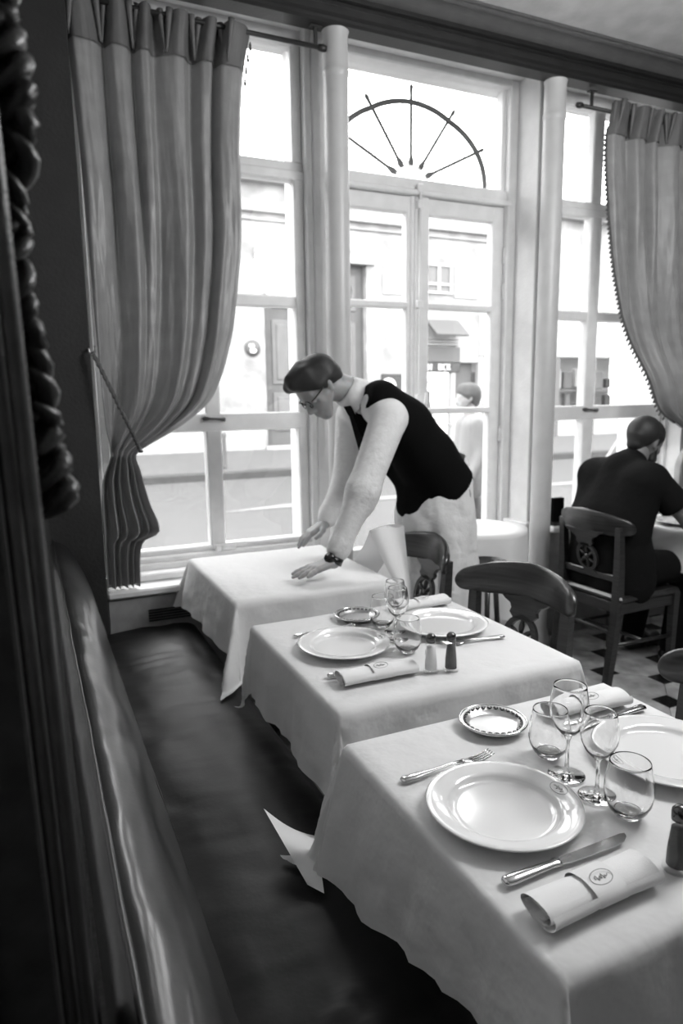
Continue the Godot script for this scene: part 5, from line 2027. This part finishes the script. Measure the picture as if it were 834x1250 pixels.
func make_dish(label: String, at: Vector3) -> Node3D:
	var o := thing("silver_dish", label, "dish", at, 0, "silver dishes")
	var st := mb(false)
	lathe(st, [Vector2(0, 0.0), Vector2(0.048, 0.0), Vector2(0.052, 0.003), Vector2(0.066, 0.014), Vector2(0.070, 0.015), Vector2(0.066, 0.017), Vector2(0.055, 0.009), Vector2(0.051, 0.0045), Vector2(0.047, 0.0035), Vector2(0, 0.0035)], 56)
	put(st, "bowl", M.silver_soft, o)
	st = mb(false)
	var pts := []
	for i in 56:
		var a := TAU * i / 56.0
		pts.append(Vector3(cos(a) * 0.070, 0.0155, sin(a) * 0.070))
	tube(st, pts, 0.0028, 8, true)
	put(st, "rim", M.silver, o)
	st = mb(false)
	for i in 28:
		var a := TAU * i / 28.0
		var b := TAU * (i + 0.6) / 28.0
		tube(st, [Vector3(cos(a) * 0.062, 0.0145, sin(a) * 0.062), Vector3(cos((a + b) / 2) * 0.058, 0.0135, sin((a + b) / 2) * 0.058), Vector3(cos(b) * 0.062, 0.0145, sin(b) * 0.062)], 0.0022, 6)
	put(st, "chased_border", M.silver_dark, o)
	return o

func make_tumbler(label: String, at: Vector3) -> Node3D:
	var o := thing("glass_tumbler", label, "glass", at, 0, "glass tumblers")
	var st := mb(false)
	lathe(st, [Vector2(0.022, 0.006), Vector2(0.031, 0.014), Vector2(0.0375, 0.028), Vector2(0.040, 0.044), Vector2(0.039, 0.062), Vector2(0.035, 0.085), Vector2(0.0331, 0.095), Vector2(0.0326, 0.0978), Vector2(0.0322, 0.0984), Vector2(0.0317, 0.0984), Vector2(0.0314, 0.0978), Vector2(0.0318, 0.095), Vector2(0.0337, 0.085), Vector2(0.0376, 0.062), Vector2(0.0385, 0.044), Vector2(0.036, 0.029), Vector2(0.029, 0.016), Vector2(0.020, 0.011), Vector2(0, 0.010)], 48)
	put(st, "bowl", M.glass, o)
	st = mb(false)
	lathe(st, [Vector2(0, 0.001), Vector2(0.018, 0.0), Vector2(0.022, 0.003), Vector2(0.024, 0.008), Vector2(0.021, 0.0115), Vector2(0, 0.0098)], 40)
	put(st, "base", M.glass, o)
	return o

func make_wine_glass(label: String, at: Vector3) -> Node3D:
	var o := thing("wine_glass", label, "glass", at, 0, "wine glasses")
	var st := mb(false)
	lathe(st, [Vector2(0.004, 0.070), Vector2(0.014, 0.076), Vector2(0.024, 0.088), Vector2(0.031, 0.104), Vector2(0.0325, 0.118), Vector2(0.031, 0.136), Vector2(0.0278, 0.154), Vector2(0.0271, 0.1576), Vector2(0.0268, 0.1582), Vector2(0.0263, 0.1582), Vector2(0.0260, 0.1576), Vector2(0.0267, 0.154), Vector2(0.0299, 0.136), Vector2(0.0314, 0.118), Vector2(0.030, 0.105), Vector2(0.023, 0.090), Vector2(0.013, 0.0785), Vector2(0, 0.075)], 48)
	put(st, "bowl", M.glass, o)
	st = mb(false)
	lathe(st, [Vector2(0, 0.004), Vector2(0.006, 0.006), Vector2(0.0035, 0.014), Vector2(0.003, 0.04), Vector2(0.0035, 0.062), Vector2(0.007, 0.071), Vector2(0.004, 0.0745), Vector2(0, 0.0745)], 20)
	put(st, "stem", M.glass, o)
	st = mb(false)
	lathe(st, [Vector2(0, 0.0), Vector2(0.030, 0.0), Vector2(0.0315, 0.001), Vector2(0.030, 0.002), Vector2(0.014, 0.0035), Vector2(0.006, 0.0058), Vector2(0, 0.006)], 44)
	put(st, "foot", M.glass, o)
	return o

func make_napkin(label: String, at: Vector3, turn: float) -> Node3D:
	var o := thing("rolled_napkin", label, "napkin", at, turn, "rolled napkins")
	# flattened spiral of folded cloth, rolled along x
	var st := mb(false)
	var spiral := []
	for i in 64:
		var a := i / 63.0 * TAU * 2.4
		var r := 0.0105 + 0.0034 * a / TAU * 2.0
		spiral.append(Vector2(cos(a - 1.9) * r * 1.30, 0.0185 + sin(a - 1.9) * r * 0.66))
	var rings := []
	for i in 15:
		var t := i / 14.0
		var x := lerpf(-0.102, 0.102, t)
		var ring := []
		for k in spiral.size():
			var s: Vector2 = spiral[k]
			var pinch := 1.0 - 0.08 * exp(-pow((x - 0.006) / 0.03, 2.0))
			var nz := noise.get_noise_2d(x * 16.0, k * 0.16) * 0.0010
			var e := 1.0 + 0.05 * pow(absf(x) / 0.102, 4.0)
			ring.append(Vector3(x + 0.0010 * sin(k * 0.4), maxf(0.0008, (s.y - 0.018) * pinch * e + 0.018 + nz), s.x * pinch * e * 1.02 + nz))
		rings.append(ring)
	loft(st, rings, false, false, false)
	put(st, "cloth_roll", M.napkin, o)
	st = mb(false)
	rings = []
	for x in [-0.020, 0.034]:
		var ring := []
		for i in 40:
			var a := TAU * i / 40.0
			ring.append(Vector3(x, maxf(0.0006, 0.0185 + sin(a) * 0.0172), cos(a) * 0.0340))
		ring.reverse()
		rings.append(ring)
	loft(st, rings, true, false, false)
	put(st, "paper_band", M.paper_band, o)
	emblem(o, Transform3D(Basis(Vector3.RIGHT, 0.30), Vector3(0.007, 0.0364, 0.007)), 0.019, 0.011, "band_print")
	return o

# handle end at the origin, head towards +x
func make_fork(label: String, at: Vector3, turn: float) -> Node3D:
	var o := thing("table_fork", label, "fork", at, turn, "silver forks")
	var st := mb(false)
	var pts := []
	var rr := []
	for k in [[0.0, 0.004, 0.006], [0.006, 0.0045, 0.011], [0.03, 0.005, 0.010], [0.07, 0.007, 0.0055], [0.11, 0.010, 0.004], [0.135, 0.009, 0.0045]]:
		pts.append(Vector3(k[0], k[1], 0))
		rr.append(k[2])
	tube(st, pts, rr, 12, false, Vector2(1.0, 0.36))
	put(st, "handle", M.silver, o)
	st = mb(false)
	pts = []
	rr = []
	for k in [[0.130, 0.009, 0.005], [0.140, 0.006, 0.011], [0.150, 0.0035, 0.0125], [0.160, 0.003, 0.0125]]:
		pts.append(Vector3(k[0], k[1], 0))
		rr.append(k[2])
	tube(st, pts, rr, 12, false, Vector2(1.0, 0.2))
	put(st, "head", M.silver, o)
	for i in 4:
		st = mb(false)
		var z := (i - 1.5) * 0.0064
		tube(st, [Vector3(0.158, 0.003, z), Vector3(0.175, 0.004, z), Vector3(0.192, 0.008, z), Vector3(0.203, 0.012, z)], [0.0024, 0.0021, 0.0018, 0.0008], 6)
		put(st, "tine", M.silver, o)
	return o

func make_knife(label: String, at: Vector3, turn: float) -> Node3D:
	var o := thing("table_knife", label, "knife", at, turn, "silver knives")
	var st := mb(false)
	var pts := []
	var rr := []
	for k in [[0.0, 0.006], [0.004, 0.010], [0.02, 0.0105], [0.06, 0.0085], [0.09, 0.0075], [0.098, 0.0095], [0.104, 0.007]]:
		pts.append(Vector3(k[0], 0.006, 0))
		rr.append(k[1])
	tube(st, pts, rr, 14, false, Vector2(1.0, 0.55))
	put(st, "handle", M.silver, o)
	st = mb()
	var pl := PackedVector2Array([Vector2(0.100, -0.006), Vector2(0.118, -0.009), Vector2(0.160, -0.0105), Vector2(0.205, -0.0105), Vector2(0.228, -0.008), Vector2(0.240, -0.001), Vector2(0.243, 0.006), Vector2(0.235, 0.008), Vector2(0.200, 0.0075), Vector2(0.118, 0.0065), Vector2(0.100, 0.006)])
	prism(st, pl, -0.0008, 0.0008, Transform3D(Basis(Vector3.RIGHT, -PI / 2 + 0.06), Vector3(0, 0.006, 0)))
	put(st, "blade", M.silver, o)
	return o

func shaker(label: String, at: Vector3, fill: Material):
	var o := thing("shaker", label, "shaker", at, 0, "salt and pepper shakers")
	var st := mb(false)
	lathe(st, [Vector2(0, 0.0), Vector2(0.0205, 0.0), Vector2(0.0215, 0.004), Vector2(0.0185, 0.010), Vector2(0.0165, 0.03), Vector2(0.0125, 0.070), Vector2(0.0105, 0.084), Vector2(0, 0.084)], 10)
	put(st, "glass_body", M.crystal, o)
	st = mb(false)
	lathe(st, [Vector2(0, 0.008), Vector2(0.015, 0.008), Vector2(0.0145, 0.03), Vector2(0.0108, 0.068), Vector2(0, 0.069)], 20)
	put(st, "contents", fill, o)
	st = mb(false)
	lathe(st, [Vector2(0.0, 0.082), Vector2(0.0118, 0.080), Vector2(0.0122, 0.092), Vector2(0.0115, 0.097), Vector2(0.007, 0.102), Vector2(0, 0.1035)], 20)
	put(st, "cap", M.silver_dark, o)
	for i in 7:
		st = mb(false)
		var a := TAU * i / 6.0
		var q := Vector3(cos(a) * 0.006, 0.1018, sin(a) * 0.006) if i < 6 else Vector3(0, 0.1036, 0)
		lathe(st, [Vector2(0, 0), Vector2(0.0011, 0), Vector2(0, 0.0005)], 6, Transform3D(Basis.IDENTITY, q))
		put(st, "hole", M.black_gloss, o)

# ------------------------------------------------------------------ added lamps
# opal bowls added out of view to brighten a room too dark by daylight
func build_added_lamps():
	for p in [[Vector3(1.95, CEIL, -1.15), "unseen opal ceiling lamp added to brighten the tables beside the passage", 1.4], [Vector3(2.45, CEIL, -0.80), "unseen opal ceiling lamp added further right to brighten the room", 1.7]]:
		var o := thing("added_ceiling_lamp", p[1], "lamp", p[0], 0, "added opal ceiling lamps")
		var st := mb(false)
		lathe(st, [Vector2(0, -0.34), Vector2(0.02, -0.34), Vector2(0.02, -0.02), Vector2(0.07, -0.01), Vector2(0.07, 0.0), Vector2(0, 0)], 16)
		put(st, "stem", M.brass, o)
		st = mb(false)
		lathe(st, [Vector2(0, -0.46), Vector2(0.12, -0.45), Vector2(0.20, -0.41), Vector2(0.24, -0.34), Vector2(0.22, -0.29), Vector2(0.0, -0.28)], 32)
		var m := gm(0.8, 0.4)
		m.emission_enabled = true
		m.emission = Color(1, 1, 1)
		m.emission_energy_multiplier = 3.0
		put(st, "opal_bowl", m, o)
		var l := OmniLight3D.new()
		l.name = "added_lamp_light"
		l.light_energy = p[2]
		l.light_size = 0.24
		l.omni_range = 14.0
		l.omni_attenuation = 2.0
		l.shadow_enabled = true
		l.position = Vector3(0, -0.72, 0)
		o.add_child(l)
